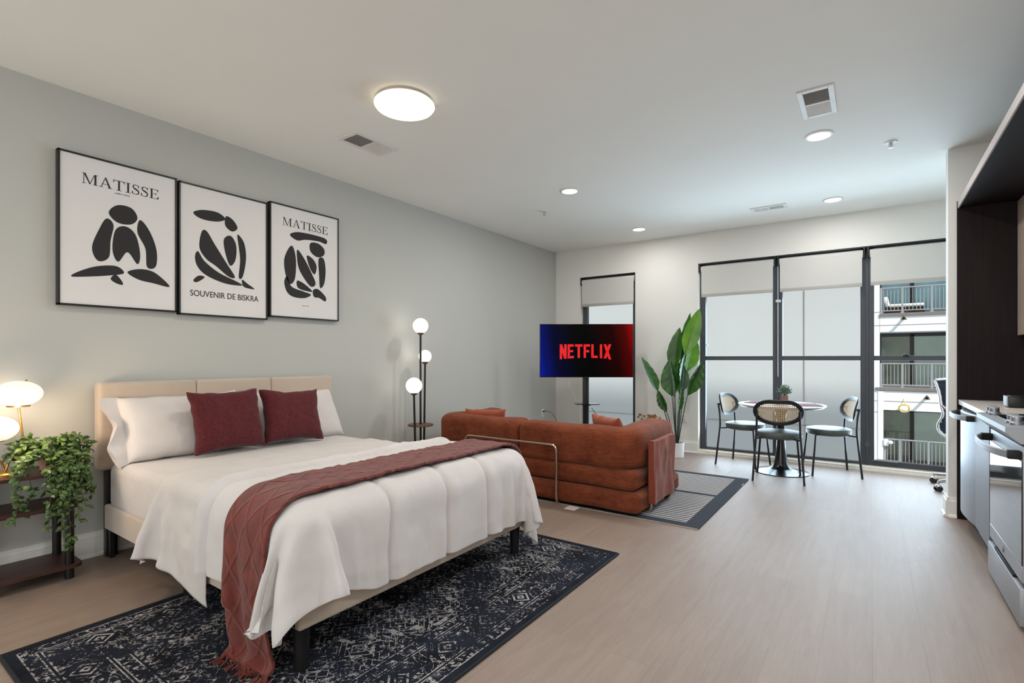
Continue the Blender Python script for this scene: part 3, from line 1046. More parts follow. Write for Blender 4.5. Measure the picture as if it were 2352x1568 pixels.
# ------------------------------------------------------------------ rugs
def rug_oriental():
    m = bpy.data.materials.new('distressed_navy_rug')
    t = NT(m)
    co = t.coord('Object')                     # origin at the rug's centre
    s = t.sep(co)
    ax = t.math('ABSOLUTE', s[0]); ay = t.math('ABSOLUTE', s[1])
    dx = t.math('SUBTRACT', 0.82, ax); dy = t.math('SUBTRACT', 1.255, ay)
    d = t.math('MINIMUM', dx, dy)              # distance to the edge
    def band(a, b):
        return t.math('MULTIPLY', t.math('GREATER_THAN', d, a), t.math('LESS_THAN', d, b))
    comb = t.new('ShaderNodeCombineXYZ')
    t.link(ax, comb.inputs[0]); t.link(ay, comb.inputs[1])
    mir = comb.outputs[0]
    warp = t.noise(mir, 7, 3, 0.6)
    # scrolling motifs: contour lines of mirrored noise and cell borders
    def lines(scale, n, w, dist):
        f = t.noise(mir, scale, 2, 0.5, dist)
        fr = t.math('FRACT', t.math('MULTIPLY', f, n))
        return t.math('LESS_THAN', t.math('ABSOLUTE', t.math('SUBTRACT', fr, 0.5)), w)
    vor = t.new('ShaderNodeTexVoronoi', feature='F1', distance='MANHATTAN')
    t.link(mir, vor.inputs['Vector']); vor.inputs['Scale'].default_value = 9
    ring = t.math('FRACT', t.math('MULTIPLY', vor.outputs['Distance'], 3.2))
    ring = t.math('LESS_THAN', t.math('ABSOLUTE', t.math('SUBTRACT', ring, 0.5)), 0.085)
    vor2 = t.new('ShaderNodeTexVoronoi', feature='F1', distance='CHEBYCHEV')
    t.link(mir, vor2.inputs['Vector']); vor2.inputs['Scale'].default_value = 22
    dots = t.math('LESS_THAN', vor2.outputs['Distance'], 0.19)
    scroll = t.math('MAXIMUM', lines(5.5, 7, 0.05, 1.6), lines(12, 5, 0.05, 0.8))
    field = t.math('MAXIMUM', t.math('MAXIMUM', scroll, ring), dots)
    # medallion outlines in the field
    dia = t.math('ADD', t.math('MULTIPLY', ax, 1.5), ay)
    dia = t.math('FRACT', t.math('MULTIPLY', dia, 2.4))
    stepx = t.math('MULTIPLY', t.math('ROUND', t.math('MULTIPLY', ax, 16)), 0.0625)
    dia2 = t.math('FRACT', t.math('MULTIPLY', t.math('ADD', t.math('MULTIPLY', stepx, 1.4), ay), 2.1))
    med = t.math('LESS_THAN', t.math('ABSOLUTE', t.math('SUBTRACT', dia2, 0.5)), 0.03)
    field = t.math('MAXIMUM', field, med)
    # border: repeated diamond medallions along the edge direction
    along = t.math('ADD', t.math('MULTIPLY', t.math('LESS_THAN', dx, dy), ay), t.math('MULTIPLY', t.math('GREATER_THAN', dx, dy), ax))
    ph = t.math('ABSOLUTE', t.math('SUBTRACT', t.math('FRACT', t.math('MULTIPLY', along, 3.6)), 0.5))
    dd = t.math('ABSOLUTE', t.math('SUBTRACT', d, 0.175))
    rr = t.math('ADD', t.math('MULTIPLY', ph, 0.2778), dd)
    dm = t.math('FRACT', t.math('MULTIPLY', rr, 30))
    dm = t.math('MULTIPLY', t.math('LESS_THAN', t.math('ABSOLUTE', t.math('SUBTRACT', dm, 0.5)), 0.2), t.math('LESS_THAN', rr, 0.062))
    main = t.math('MAXIMUM', dm, t.math('MULTIPLY', t.math('MAXIMUM', scroll, dots), t.math('GREATER_THAN', rr, 0.075)))
    p = t.math('MULTIPLY', field, t.math('GREATER_THAN', d, 0.325))
    p = t.math('MAXIMUM', p, t.math('MULTIPLY', main, band(0.105, 0.245)))
    for a in (0.040, 0.088, 0.103, 0.248, 0.262, 0.312):
        p = t.math('MAXIMUM', p, band(a, a + 0.0055))
    guard = t.math('MAXIMUM', lines(26, 4, 0.10, 0.5), dots)
    p = t.math('MAXIMUM', p, t.math('MULTIPLY', guard, t.math('MAXIMUM', band(0.045, 0.09), band(0.266, 0.312))))
    # wear
    w1 = t.noise(co, 3.4, 4, 0.65); w2 = t.noise(co, 60, 4, 0.7)
    wear = t.math('ADD', t.math('MULTIPLY', w1, 0.9), t.math('MULTIPLY', w2, 1.0))
    wear = t.ramp(wear, [(0.90, (0, 0, 0)), (1.08, (1, 1, 1))])
    fac = t.math('MULTIPLY', p, wear)
    fuzz = t.math('GREATER_THAN', t.noise(co, 130, 3, 0.7), 0.66)
    fac = t.math('MAXIMUM', fac, t.math('MULTIPLY', fuzz, t.math('MULTIPLY', wear, 0.35)))
    base = t.ramp(t.noise(co, 5, 4), [(0.35, lin(22, 24, 31)), (0.65, lin(36, 40, 51))])
    t.link(t.mix(t.math('MULTIPLY', fac, 0.75), base, lin(190, 184, 180)), t.bsdf.inputs['Base Color'])
    t.bsdf.inputs['Roughness'].default_value = 0.95
    t.bsdf.inputs['Specular IOR Level'].default_value = 0.1
    t.bump(t.noise(co, 400, 2), 0.4, 0.003)
    return m
M_RUGEDGE = mat('black_rug_binding', lin(24, 25, 30), 0.9)
rx, ry = (1.055 + 2.695) / 2, (-6.370 - 3.858) / 2
rug = thing('area_rug', 'dark navy distressed rug with pale medallion pattern under the bed', 'rug', (rx, ry, 0))
def rug_mesh(w, l, h, n=60, amp=0.0015, seed=2):
    b = NB()
    x = np.linspace(-w / 2, w / 2, n)[:, None] * np.ones((1, n)); y = np.linspace(-l / 2, l / 2, n)[None, :] * np.ones((n, 1))
    z = h + amp * (1 + vnoise(x * 3, y * 3, seed))
    grid(b, np.stack([x, y, z], -1))
    V = [(x[0, 0], y[0, 0]), (x[-1, 0], y[0, 0]), (x[-1, -1], y[-1, -1]), (x[0, 0], y[-1, -1])]
    extrude_poly(b, [(p[0], p[1], 0.001) for p in V], (0, 0, h - 0.001))
    return b
obj('rug_pile', rug_mesh(1.64, 2.51, 0.007), rug_oriental(), rug)
b = NB()
tube(b, [(-0.82, -1.255, 0.006), (0.82, -1.255, 0.006), (0.82, 1.255, 0.006), (-0.82, 1.255, 0.006), (-0.82, -1.255, 0.006)], 0.0075, 8)
obj('binding', b, M_RUGEDGE, rug)

def rug_stripes():
    m = bpy.data.materials.new('navy_striped_rug')
    t = NT(m)
    co = t.coord('Object')
    s = t.sep(co)
    y = t.math('ADD', s[1], t.math('MULTIPLY', t.math('SUBTRACT', t.noise(co, 3, 2), 0.5), 0.012))
    f = t.math('FRACT', t.math('MULTIPLY', y, 21.0))
    st = t.math('LESS_THAN', f, 0.56)
    ix = t.math('LESS_THAN', t.math('ABSOLUTE', s[0]), 1.11)
    iy = t.math('LESS_THAN', t.math('ABSOLUTE', s[1]), 0.845)
    st = t.math('MULTIPLY', st, t.math('MULTIPLY', ix, iy))
    for c in (0.05,):
        st = t.math('MULTIPLY', st, t.math('GREATER_THAN', t.math('ABSOLUTE', t.math('SUBTRACT', s[1], c)), 0.03))
    wv = t.noise(co, 300, 2)
    navy = t.ramp(wv, [(0.3, lin(34, 38, 48)), (0.7, lin(50, 55, 66))])
    pale = t.ramp(wv, [(0.3, lin(176, 170, 166)), (0.7, lin(198, 192, 188))])
    t.link(t.mix(st, navy, pale), t.bsdf.inputs['Base Color'])
    t.bsdf.inputs['Roughness'].default_value = 0.95
    t.bump(wv, 0.4, 0.003)
    return m
rug2 = thing('striped_rug', 'navy rug with fine pale stripes under the rust sofa', 'rug', (1.755, -2.150, 0))
obj('rug_weave', rug_mesh(2.45, 1.87, 0.006, amp=0.002, seed=5), rug_stripes(), rug2)
b = NB()
box(b, (1.214, -0.935, 0.001), (1.224, 0.935, 0.0065)); box(b, (-1.224, -0.943, 0.001), (1.224, -0.933, 0.0065))
obj('hem', b, mat('pale_rug_hem', lin(170, 160, 150), 0.9), rug2, smooth=False)

# ------------------------------------------------------------------ sofa
def corduroy(name, c1, c2):
    m = bpy.data.materials.new(name)
    t = NT(m)
    uv = t.new('ShaderNodeTexCoord').outputs['UV']
    s = t.sep(uv)
    wob = t.math('MULTIPLY', t.math('SUBTRACT', t.noise(uv, 5, 3), 0.5), 0.008)
    v = t.math('MULTIPLY', t.math('ADD', s[1], wob), 95.0)
    rib = t.math('ABSOLUTE', t.math('SUBTRACT', t.math('FRACT', v), 0.5))
    co = t.coord('Object')
    pile = t.noise(t.mapping(uv, (14, 70, 1)), 1.0, 4, 0.65)
    nap = t.noise(co, 7, 4, 0.6)
    k = t.math('ADD', t.math('MULTIPLY', pile, 0.40), t.math('ADD', t.math('MULTIPLY', nap, 0.50), t.math('MULTIPLY', rib, -0.42)))
    t.link(t.ramp(k, [(0.14, c1), (0.56, c2)]), t.bsdf.inputs['Base Color'])
    t.bsdf.inputs['Roughness'].default_value = 0.8
    t.bsdf.inputs['Specular IOR Level'].default_value = 0.15
    t.bsdf.inputs['Sheen Weight'].default_value = 0.22
    t.bsdf.inputs['Sheen Roughness'].default_value = 0.35
    t.bsdf.inputs['Sheen Tint'].default_value = (1.0, 0.62, 0.45, 1)
    t.bump(t.math('MULTIPLY', rib, -1.0), 0.8, 0.007)
    return m
M_CORD = corduroy('rust_corduroy', lin(86, 40, 25), lin(154, 80, 52))
M_COVER = fabric('rust_corduroy_cover', lin(132, 64, 45), var=0.16, vscale=14, weave=500, wr=0.35, wscale=6, bump=0.4, sheen=0.12)
M_STEEL = mat('brushed_steel_tube', lin(196, 180, 166), 0.25, 1.0, var=0.04)

def section(w, h, r, k, fill=5):
    """rounded rectangle with extra points along its flats, starting at the middle of the underside"""
    p = rrect(w, h, r, k)
    out = []
    for i in range(len(p)):
        a, c = p[i], p[(i + 1) % len(p)]
        out.append(a)
        if (i + 1) % (k + 1) == 0:
            out += [(a[0] + (c[0] - a[0]) * t / (fill + 1), a[1] + (c[1] - a[1]) * t / (fill + 1)) for t in range(1, fill + 1)]
    s = min(range(len(out)), key=lambda q: (round(out[q][1], 5), abs(out[q][0])))
    return out[s:] + out[:s]

def soft_sweep(name, path, w, h, r, rend, m, parent, bulge=0.012, seed=0, k=6):
    """rounded-rectangle bolster swept along a horizontal path (path points in parent space, section centre), puffy"""
    path = [Vector(p) for p in path]
    # even refinement
    pts = []
    for a, b_ in zip(path[:-1], path[1:]):
        n = max(1, int((b_ - a).length / 0.06))
        pts += [a.lerp(b_, i / n) for i in range(n)]
    pts.append(path[-1])
    T = [(pts[min(i + 1, len(pts) - 1)] - pts[max(i - 1, 0)]).normalized() for i in range(len(pts))]
    rings = []
    ne = 6
    def ring(p, tdir, inset):
        prof = section(w - 2 * inset, h - 2 * inset, max(r - inset, 0.012), k)
        side = Vector((tdir.y, -tdir.x, 0))
        return [p + side * a + Vector((0, 0, 1)) * c for a, c in prof]
    L0 = T[0]; L1 = T[-1]
    ins = [rend * (1 - math.sin(i / ne * PI / 2)) for i in range(ne + 1)]
    pos = [rend * (1 - math.cos(i / ne * PI / 2)) for i in range(ne + 1)]
    acc = 0
    for i in range(ne):
        rings.append(ring(pts[0] + L0 * pos[i], L0, ins[i]))
    body = [(p, tt) for p, tt in zip(pts, T) if (p - pts[0]).length >= rend * 1.05 and (p - pts[-1]).length >= rend * 1.05]
    for p, tt in body:
        rings.append(ring(p, tt, 0))
    for i in range(ne - 1, -1, -1):
        rings.append(ring(pts[-1] - L1 * pos[i], L1, ins[i]))
    P = np.array([[list(q) for q in rg] for rg in rings])
    n, mm = P.shape[:2]
    cen = P.mean(1, keepdims=True)
    ii = np.arange(n)[:, None] / n; jj = np.arange(mm)[None, :] / mm
    nz = vnoise(ii * 11 + 0 * jj, jj * 10 + 0 * ii, seed)
    d = (P - cen); dn = d / np.maximum(np.linalg.norm(d, axis=-1, keepdims=True), 1e-6)
    P = P + dn * (bulge * nz)[..., None]
    prof = section(w, h, r, k)
    arc = [0]
    for a, c in zip(prof, prof[1:] + prof[:1]):
        arc.append(arc[-1] + math.hypot(a[0] - c[0], a[1] - c[1]))
    plen = [0]
    for i in range(1, n):
        plen.append(plen[-1] + (Vector(rings[i][0]) - Vector(rings[i - 1][0])).length)
    b = NB()
    V = grid(b, P, cv=True)
    b.faces.new(V[0][::-1]); b.faces.new(V[-1])
    b.verts.ensure_lookup_table()
    o = obj(name, b, m, parent, angle=60)
    uv = np.zeros((n * mm, 2))
    for i in range(n):
        for j in range(mm):
            uv[i * mm + j] = (plen[i], arc[j])
    set_uv(o.data, uv)
    return o
SX, SY = 1.46, -2.60
sofa = thing('sofa', 'rust corduroy floor sofa with low L-shaped bolsters and a bent steel tube behind', 'sofa', (SX, SY, 0))
R = lambda x, y, z: (x - SX, y - SY, z)
soft_sweep('base_cushion', [R(0.40, -2.60, 0.108), R(2.545, -2.60, 0.108)], 1.02, 0.166, 0.050, 0.05, M_CORD, sofa, 0.007, 3)
soft_sweep('seat_cushion', [R(0.40, -2.60, 0.275), R(2.510, -2.60, 0.275)], 0.99, 0.160, 0.050, 0.05, M_CORD, sofa, 0.007, 4)
lp = round_path([R(0.505, -2.20, 0.518), R(0.505, -2.965, 0.518), R(1.385, -2.965, 0.518)], 0.055, 6)
rp = round_path([R(1.400, -2.965, 0.512), R(2.375, -2.965, 0.512), R(2.375, -2.14, 0.512)], 0.055, 6)
soft_sweep('back_bolster', lp, 0.262, 0.325, 0.072, 0.05, M_CORD, sofa, 0.010, 6)
soft_sweep('back_bolster', rp, 0.262, 0.330, 0.072, 0.05, M_CORD, sofa, 0.010, 8)
b = NB()
yb = -3.128
pth = round_path([R(0.815, -2.95, 0.014), R(0.815, yb, 0.014), R(0.815, yb, 0.505), R(1.821, yb, 0.505), R(1.821, yb, 0.014), R(1.821, -2.95, 0.014)], 0.055, 7)
tube(b, pth, 0.0115, 12)
obj('tube_frame', b, M_STEEL, sofa)
b = NB()
xb = 2.562
pth = round_path([R(2.40, -2.90, 0.014), R(xb, -2.90, 0.014), R(xb, -2.90, 0.56), R(xb, -2.42, 0.56), R(xb, -2.42, 0.014), R(2.40, -2.42, 0.014)], 0.055, 7)
tube(b, pth, 0.0115, 12)
obj('tube_frame', b, M_STEEL, sofa)
n, mm_ = 30, 34
yv = np.linspace(-2.925, -2.395, n)[:, None]; zv = np.linspace(0.075, 0.575, mm_)[None, :]
xo = 2.592 + 0.013 * vnoise(yv * 11 + 0 * zv, zv * 4 + yv * 3, 51) + 0.005 * vnoise(yv * 16 + 0 * zv, zv * 9 + 0 * yv, 52)
xi = 2.549 + 0 * yv * zv
ed = np.ones((n, mm_))
P1 = np.stack([xo, yv + 0 * zv, zv + 0.012 * vnoise(yv * 5 + 0 * zv, 0 * zv + 0 * yv, 53) + 0 * yv], -1)
P2 = P1.copy(); P2[..., 0] = xi
b = NB()
grid(b, P1); grid(b, P2[::-1])
for A, B_ in ((P1[0], P2[0]), (P1[-1], P2[-1]), (P1[:, 0], P2[:, 0]), (P1[:, -1], P2[:, -1])):
    grid(b, np.stack([A, B_]))
bmesh.ops.remove_doubles(b, verts=list(b.verts), dist=0.0003)
obj('frame_cover', b, M_COVER, sofa, world=True, angle=70)
b = NB(); box(b, (1.93, -3.20, 0.002), (2.03, -3.08, 0.006), 0.001, 1); obj('care_tag', b, mat('white_label_cloth', lin(226, 216, 206), 0.9), sofa, world=True)

def flatpillow(name, label, M, w, h, t, seed, m):
    bmx = pillow_bm(w, h, t, M=M, pinch=0.10, seed=seed)
    o = obj(name, bmx, m, angle=180)
    md = o.modifiers.new('smooth', 'SUBSURF'); md.levels = 1; md.render_levels = 1
    tag(o, label, 'cushion', 'rust cushions on the sofa')
flatpillow('sofa_cushion', 'rust cushion on the left end of the sofa near the grey wall',
           Matrix.Translation((0.72, -2.66, 0.385)) @ Matrix.Rotation(0.45, 4, 'Z') @ Matrix.Rotation(0.30, 4, 'X'), 0.44, 0.36, 0.14, 61, M_RUSTLIN)
flatpillow('sofa_cushion', 'rust cushion on the right end of the sofa below the television edge',
           Matrix.Translation((2.13, -2.58, 0.375)) @ Matrix.Rotation(-0.5, 4, 'Z') @ Matrix.Rotation(0.35, 4, 'X'), 0.40, 0.385, 0.15, 63, M_RUSTLIN)

# ------------------------------------------------------------------ floor lamp
M_GLOBE = emit('lit_opal_glass', lin(255, 240, 224), 1.35, 0.5)
M_LAMPBLK = mat('dark_bronze_metal', lin(40, 32, 28), 0.35, 0.3)
M_WALNUT = mat('walnut_tray', lin(96, 66, 46), 0.5, var=0.15, vscale=14, stretch=(1, 8, 1))
fl = thing('floor_lamp', 'black three-stem floor lamp with lit opal globes by the grey wall', 'lamp', (0.25, -3.17, 0))
b = NB(); lathe(b, [(0.0, 0.0), (0.14, 0.0), (0.14, 0.016), (0.13, 0.022), (0.0, 0.022)], (0.25, -3.17, 0), 36); obj('base', b, M_LAMPBLK, fl, world=True)
b = NB(); lathe(b, [(0.0, 0.556), (0.126, 0.556), (0.130, 0.562), (0.126, 0.572), (0.0, 0.572)], (0.25, -3.165, 0), 40); obj('tray', b, M_WALNUT, fl, world=True)
for (x, y, z, r) in ((0.25, -3.165, 1.572, 0.078), (0.20, -3.05, 1.263, 0.066), (0.30, -3.305, 0.971, 0.080)):
    bx_, by_ = 0.25 + (x - 0.25) * 0.85, -3.165 + (y + 3.165) * 0.75
    b = NB(); cyl(b, (bx_, by_, 0.015), (x, y, z - r - 0.005), 0.0105, 14)
    st = obj('stem', b, M_LAMPBLK, fl, world=True)
    b = NB(); lathe(b, [(0.011, -r - 0.018), (0.030, -r - 0.006), (0.034, -r + 0.010), (0.020, -r + 0.012)], (x, y, z), 24); obj('globe_cup', b, M_WALNUT, st, world=True)
    b = NB(); ball(b, (x, y, z), r, r, r, 32, 20); obj('globe', b, M_GLOBE, fl, world=True)
    light('floor_lamp_light', 'POINT', (x - r - 0.020, y - 0.06, z + 0.02), 0.16, (1.0, 0.92, 0.82), 0.05)

# ------------------------------------------------------------------ nightstand, lamp, ivy
M_ESPR = mat('espresso_wood', lin(62, 36, 30), 0.45, var=0.22, vscale=10, stretch=(6, 1, 1))
M_POST = mat('black_plastic_post', lin(16, 13, 13), 0.35)
ns = thing('nightstand', 'small dark three-shelf nightstand with round black posts beside the bed', 'nightstand', (0.185, -6.11, 0))
def shelf_pts(x0, x1, y0, y1, z, r=0.04):
    return [((x0 + x1) / 2 + a, (y0 + y1) / 2 + c, z) for a, c in rrect(x1 - x0, y1 - y0, r)]
for z in (0.065, 0.402, 0.592):
    b = NB(); extrude_poly(b, shelf_pts(0.024, 0.345, -6.315, -5.905, z), (0, 0, 0.018)); obj('shelf', b, M_ESPR, ns, world=True, smooth=False)
for x in (0.062, 0.298):
    for y in (-6.265, -5.958):
        b = NB(); cyl(b, (x, y, 0), (x, y, 0.608), 0.021, 22); obj('post', b, M_POST, ns, world=True)

M_BRASS = mat('brushed_brass', lin(206, 160, 84), 0.28, 1.0, var=0.05)
M_SHADE = emit('lit_frosted_shade', lin(255, 226, 198), 0.95, 0.4)
light('table_lamp_light', 'POINT', (0.075, -6.16, 1.05), 0.30, (1.0, 0.80, 0.58), 0.04)
light('table_lamp_light', 'POINT', (0.36, -6.20, 0.95), 7.0, (1.0, 0.76, 0.52), 0.06)
tl = thing('table_lamp', 'brass two-globe table lamp lit on the nightstand', 'lamp', (0.19, -6.19, 0.61))
b = NB(); lathe(b, [(0.0, 0.61), (0.075, 0.61), (0.075, 0.622), (0.068, 0.628), (0.0, 0.628)], (0.19, -6.20, 0), 32); obj('base', b, M_BRASS, tl, world=True)
b = NB()
tube(b, catmull([(0.19, -6.20, 0.628), (0.19, -6.175, 0.70), (0.20, -6.135, 0.728), (0.20, -6.132, 0.79), (0.20, -6.142, 0.90), (0.20, -6.150, 0.978)], 8, False), 0.0055, 10)
st = obj('stem', b, M_BRASS, tl, world=True)
b = NB(); lathe(b, [(0.0, 0.972), (0.048, 0.975), (0.050, 0.984), (0.0, 0.984)], (0.20, -6.150, 0), 28); obj('shade_cup', b, M_BRASS, st, world=True)
b = NB()
tube(b, catmull([(0.19, -6.20, 0.628), (0.19, -6.215, 0.68), (0.20, -6.245, 0.71), (0.20, -6.247, 0.76), (0.20, -6.247, 0.80)], 8, False), 0.0055, 10)
st2 = obj('stem', b, M_BRASS, tl, world=True)
b = NB(); lathe(b, [(0.0, 0.795), (0.045, 0.797), (0.047, 0.805), (0.0, 0.805)], (0.20, -6.247, 0), 28); obj('shade_cup', b, M_BRASS, st2, world=True)
for (y, z) in ((-6.150, 1.046), (-6.247, 0.863)):
    b = NB(); ball(b, (0.20, y, z), 0.101, 0.101, 0.069, 36, 22); obj('globe_shade', b, M_SHADE, tl, world=True)
b = NB(); lathe(b, [(0.004, 1.112), (0.007, 1.116), (0.0, 1.124)], (0.20, -6.118, 0), 12); obj('finial', b, M_BRASS, tl, world=True)

def leafmat(name, c1, c2, rough=0.4, vs=9):
    m = mat(name, c1, rough, var=0.0)
    t = NT(m)
    nz = t.noise(t.coord('Object'), vs, 3)
    t.link(t.ramp(nz, [(0.3, c1), (0.7, c2)]), t.bsdf.inputs['Base Color'])
    return m
M_IVY = leafmat('ivy_leaf', lin(34, 56, 26), lin(92, 122, 52), 0.45, 40)
M_VINE = mat('ivy_vine', lin(86, 84, 62), 0.7)
def leaf_quad(b, p, d, nrm, L, Wd, fold=0.25, mi=0):
    """small folded leaf with a point, base p, direction d"""
    d = Vector(d).normalized(); s = d.cross(Vector(nrm)).normalized(); n = s.cross(d).normalized()
    p = Vector(p)
    prof = [(0, 0.0), (0.22, 0.75), (0.5, 1.0), (0.78, 0.62), (1.0, 0.0)]
    mid = [b.verts.new(p + d * L * t - n * L * 0.14 * t * t) for t, w in prof]
    for sg in (1, -1):
        rim = [mid[0]] + [b.verts.new(p + d * L * t + s * sg * Wd / 2 * w + n * Wd * fold * w * 0.5 - n * L * 0.14 * t * t) for t, w in prof[1:-1]] + [mid[-1]]
        for i in range(len(prof) - 1):
            vs = [mid[i], mid[i + 1], rim[i + 1], rim[i]]
            vs2 = []
            for v in vs:
                if v not in vs2: vs2.append(v)
            if len(vs2) >= 3:
                f = b.faces.new(vs2 if sg > 0 else vs2[::-1]); f.material_index = mi
ivy = thing('trailing_ivy', 'trailing ivy in a pot spilling over the nightstand edge', 'plant', (0.20, -6.03, 0.61))
b = NB(); lathe(b, [(0.0, 0.612), (0.040, 0.612), (0.055, 0.70), (0.050, 0.70), (0.045, 0.69), (0.0, 0.69)], (0.20, -6.02, 0), 28)
obj('pot', b, mat('blush_pot', lin(205, 160, 138), 0.6), ivy, world=True)
rng = random.Random(12)
vb, lb = NB(), NB()
C0 = Vector((0.20, -6.02, 0.70))
def vine(pts, dens, Lr=(0.030, 0.046)):
    pts = [Vector(tuple(p)) for p in catmull(pts, 7, False)]
    tube(vb, pts, 0.0016, 4)
    acc = 0
    for a, c in zip(pts[:-1], pts[1:]):
        acc += (c - a).length
        while acc > dens:
            acc -= dens
            for _ in range(2):
                dr = (c - a).normalized() * 0.4 + Vector((rng.uniform(-1, 1), rng.uniform(-1, 1), rng.uniform(-0.7, 0.7)))
                nr = Vector((rng.uniform(0.1, 1), rng.uniform(-0.6, 0.5), rng.uniform(0.1, 1)))
                if abs(dr.normalized().dot(nr.normalized())) > 0.9: continue
                L = rng.uniform(*Lr)
                leaf_quad(lb, a.lerp(c, 0.5), dr, nr, L, L * 0.58, 0.3)
# arching crown
for i in range(26):
    a = rng.uniform(-PI * 0.80, PI * 0.75)
    rr = rng.uniform(0.10, 0.21)
    up = rng.uniform(0.0, 0.075)
    e = C0 + Vector((max(-0.14, rr * math.cos(a) * 0.7), rr * math.sin(a), up - rng.uniform(0.0, 0.10)))
    mid = C0 + (e - C0) * 0.5 + Vector((0, 0, up + 0.02))
    vine([C0, mid, e], 0.022)
# strands falling over the front and the bed-side end
for i in range(11):
    y = rng.uniform(-6.20, -5.90); x = rng.uniform(0.26, 0.36)
    zb = rng.choice([0.50, 0.47, 0.44, 0.41, 0.38]) + rng.uniform(-0.03, 0.03)
    vine([C0 + Vector((0.02, 0, 0)), ((0.20 + x) / 2 + 0.02, (y - 6.02) / 2, 0.715), (x + 0.02, y, 0.655), (x + 0.045, y + rng.uniform(-0.02, 0.02), (0.64 + zb) / 2), (x + 0.03, y + rng.uniform(-0.03, 0.03), zb)], 0.026)
for i in range(7):
    y = -6.07 + 0.02 * i; zb = rng.uniform(0.46, 0.56)
    vine([C0, (0.28, y, 0.725), (0.345, y + 0.01, 0.66), (0.37, y, 0.60), (0.365, y - 0.01, zb)], 0.022)
for i in range(7):
    x = rng.uniform(0.14, 0.32); y = rng.uniform(-5.90, -5.86); zb = rng.uniform(0.42, 0.56)
    vine([C0, ((0.2 + x) / 2, -5.95, 0.71), (x, y - 0.01, 0.66), (x + 0.01, y, (0.62 + zb) / 2), (x + 0.02, y + 0.015, zb)], 0.026)
for (y, zb, dy) in ((-6.03, 0.23, 0.03), (-5.99, 0.17, 0.02), (-6.055, 0.30, -0.01), (-5.955, 0.33, 0.02)):
    vine([C0, (0.31, (y - 6.02) / 2, 0.70), (0.372, y, 0.62), (0.385, y + dy * 0.3, (0.62 + zb) / 2 + 0.05), (0.375, y + dy * 0.7, (0.62 + zb) / 2 - 0.05), (0.372, y + dy, zb)], 0.034)
obj('vine', vb, M_VINE, ivy, world=True)
o = obj('foliage', lb, M_IVY, ivy, world=True, angle=180, keep=True)
md = o.modifiers.new('thickness', 'SOLIDIFY'); md.thickness = 0.0008

# ------------------------------------------------------------------ television on its stand
TVY = 0.6130
tvx, tvy = 0.99, -0.93
stand = thing('tv_stand', 'black pole television stand with a small glass shelf', 'stand', (tvx, tvy, 0), TVY)
b = NB(); box(b, (-0.36, -0.20, 0.0), (0.36, 0.20, 0.014), 0.006, 2); obj('base_plate', b, M_BLACK, stand)
b = NB(); box(b, (-0.035, 0.035, 0.01), (0.035, 0.085, 1.42), 0.012, 3); obj('pole', b, M_BLACK, stand)
b = NB(); extrude_poly(b, [(a, c - 0.05, 0.655) for a, c in rrect(0.30, 0.22, 0.03)], (0, 0, 0.010)); sh = obj('shelf', b, mat('black_glass_shelf', lin(30, 32, 36), 0.06, spec=0.9), stand, smooth=False)
b = NB(); box(b, (-0.05, -0.05, 0.635), (0.05, 0.04, 0.656), 0.004); obj('shelf_bracket', b, M_BLACK, sh)
b = NB(); box(b, (-0.18, 0.018, 1.15), (0.18, 0.036, 1.50), 0.004); obj('mount_plate', b, M_BLACK, stand)
def screen_material():
    m = bpy.data.materials.new('lit_screen_picture')
    t = NT(m)
    s = t.sep(t.coord('Object'))
    u = t.math('DIVIDE', t.math('ADD', s[0], 0.595), 1.19, clamp=True)
    v = t.math('DIVIDE', t.math('SUBTRACT', s[2], 1.01), 0.67, clamp=True)
    ub = t.math('ADD', u, t.math('MULTIPLY', v, 0.09))
    col = t.ramp(ub, [(0.0, lin(2, 26, 138)), (0.07, lin(2, 14, 96)), (0.20, lin(0, 2, 36)), (0.42, (0, 0, 0.0005)), (1, (0, 0, 0))])
    ur = t.math('ADD', u, t.math('MULTIPLY', t.math('SUBTRACT', v, 1.0), 0.12))
    red = t.ramp(ur, [(0.50, (0, 0, 0)), (0.76, lin(28, 0, 0)), (0.90, lin(72, 2, 2)), (1.0, lin(140, 4, 4))])
    ad = t.new('ShaderNodeMix', data_type='RGBA', blend_type='ADD')
    ad.inputs[0].default_value = 1
    t.link(col, ad.inputs[6]); t.link(red, ad.inputs[7])
    t.bsdf.inputs['Base Color'].default_value = (0.001, 0.001, 0.001, 1)
    t.bsdf.inputs['Roughness'].default_value = 0.25
    t.bsdf.inputs['Specular IOR Level'].default_value = 0.06
    t.link(ad.outputs[2], t.bsdf.inputs['Emission Color'])
    t.bsdf.inputs['Emission Strength'].default_value = 1.0
    return m
tv = thing('television', 'flat television showing red lettering on a blue, black and red screen', 'television', (tvx, tvy, 0), TVY)
b = NB(); box(b, (-0.602, -0.022, 0.998), (0.602, 0.020, 1.686), 0.006, 2); obj('housing', b, mat('tv_black_plastic', lin(14, 14, 16), 0.35), tv)
scr = obj('screen', bx((-0.595, -0.0245, 1.008), (0.595, -0.0215, 1.681)), screen_material(), tv, smooth=False)
b = NB(); box(b, (-0.03, -0.025, 0.990), (0.03, -0.005, 1.000), 0.002); obj('sensor_strip', b, M_BLACK, tv)
M_REDTXT = emit('lit_red_lettering', lin(222, 4, 12), 0.95, 0.005)
b = NB()
def bar(pts):
    poly(b, [(x, -0.0262, z) for x, z in pts])
def arch(x): return 1.2305 + 0.020 * (1 - (x / 0.345) ** 2)      # bottoms follow a shallow arch
zt = 1.424
sw = 0.030
def rect2(x0, x1, za, zb=None):
    if zb is None: zb = zt
    bar([(x0, za if za is not None else arch(x0)), (x1, za if za is not None else arch(x1)), (x1, zb), (x0, zb)])
x = -0.345
lw = 0.088; gp = 0.0125
def nx(): 
    global x
    x += lw + gp
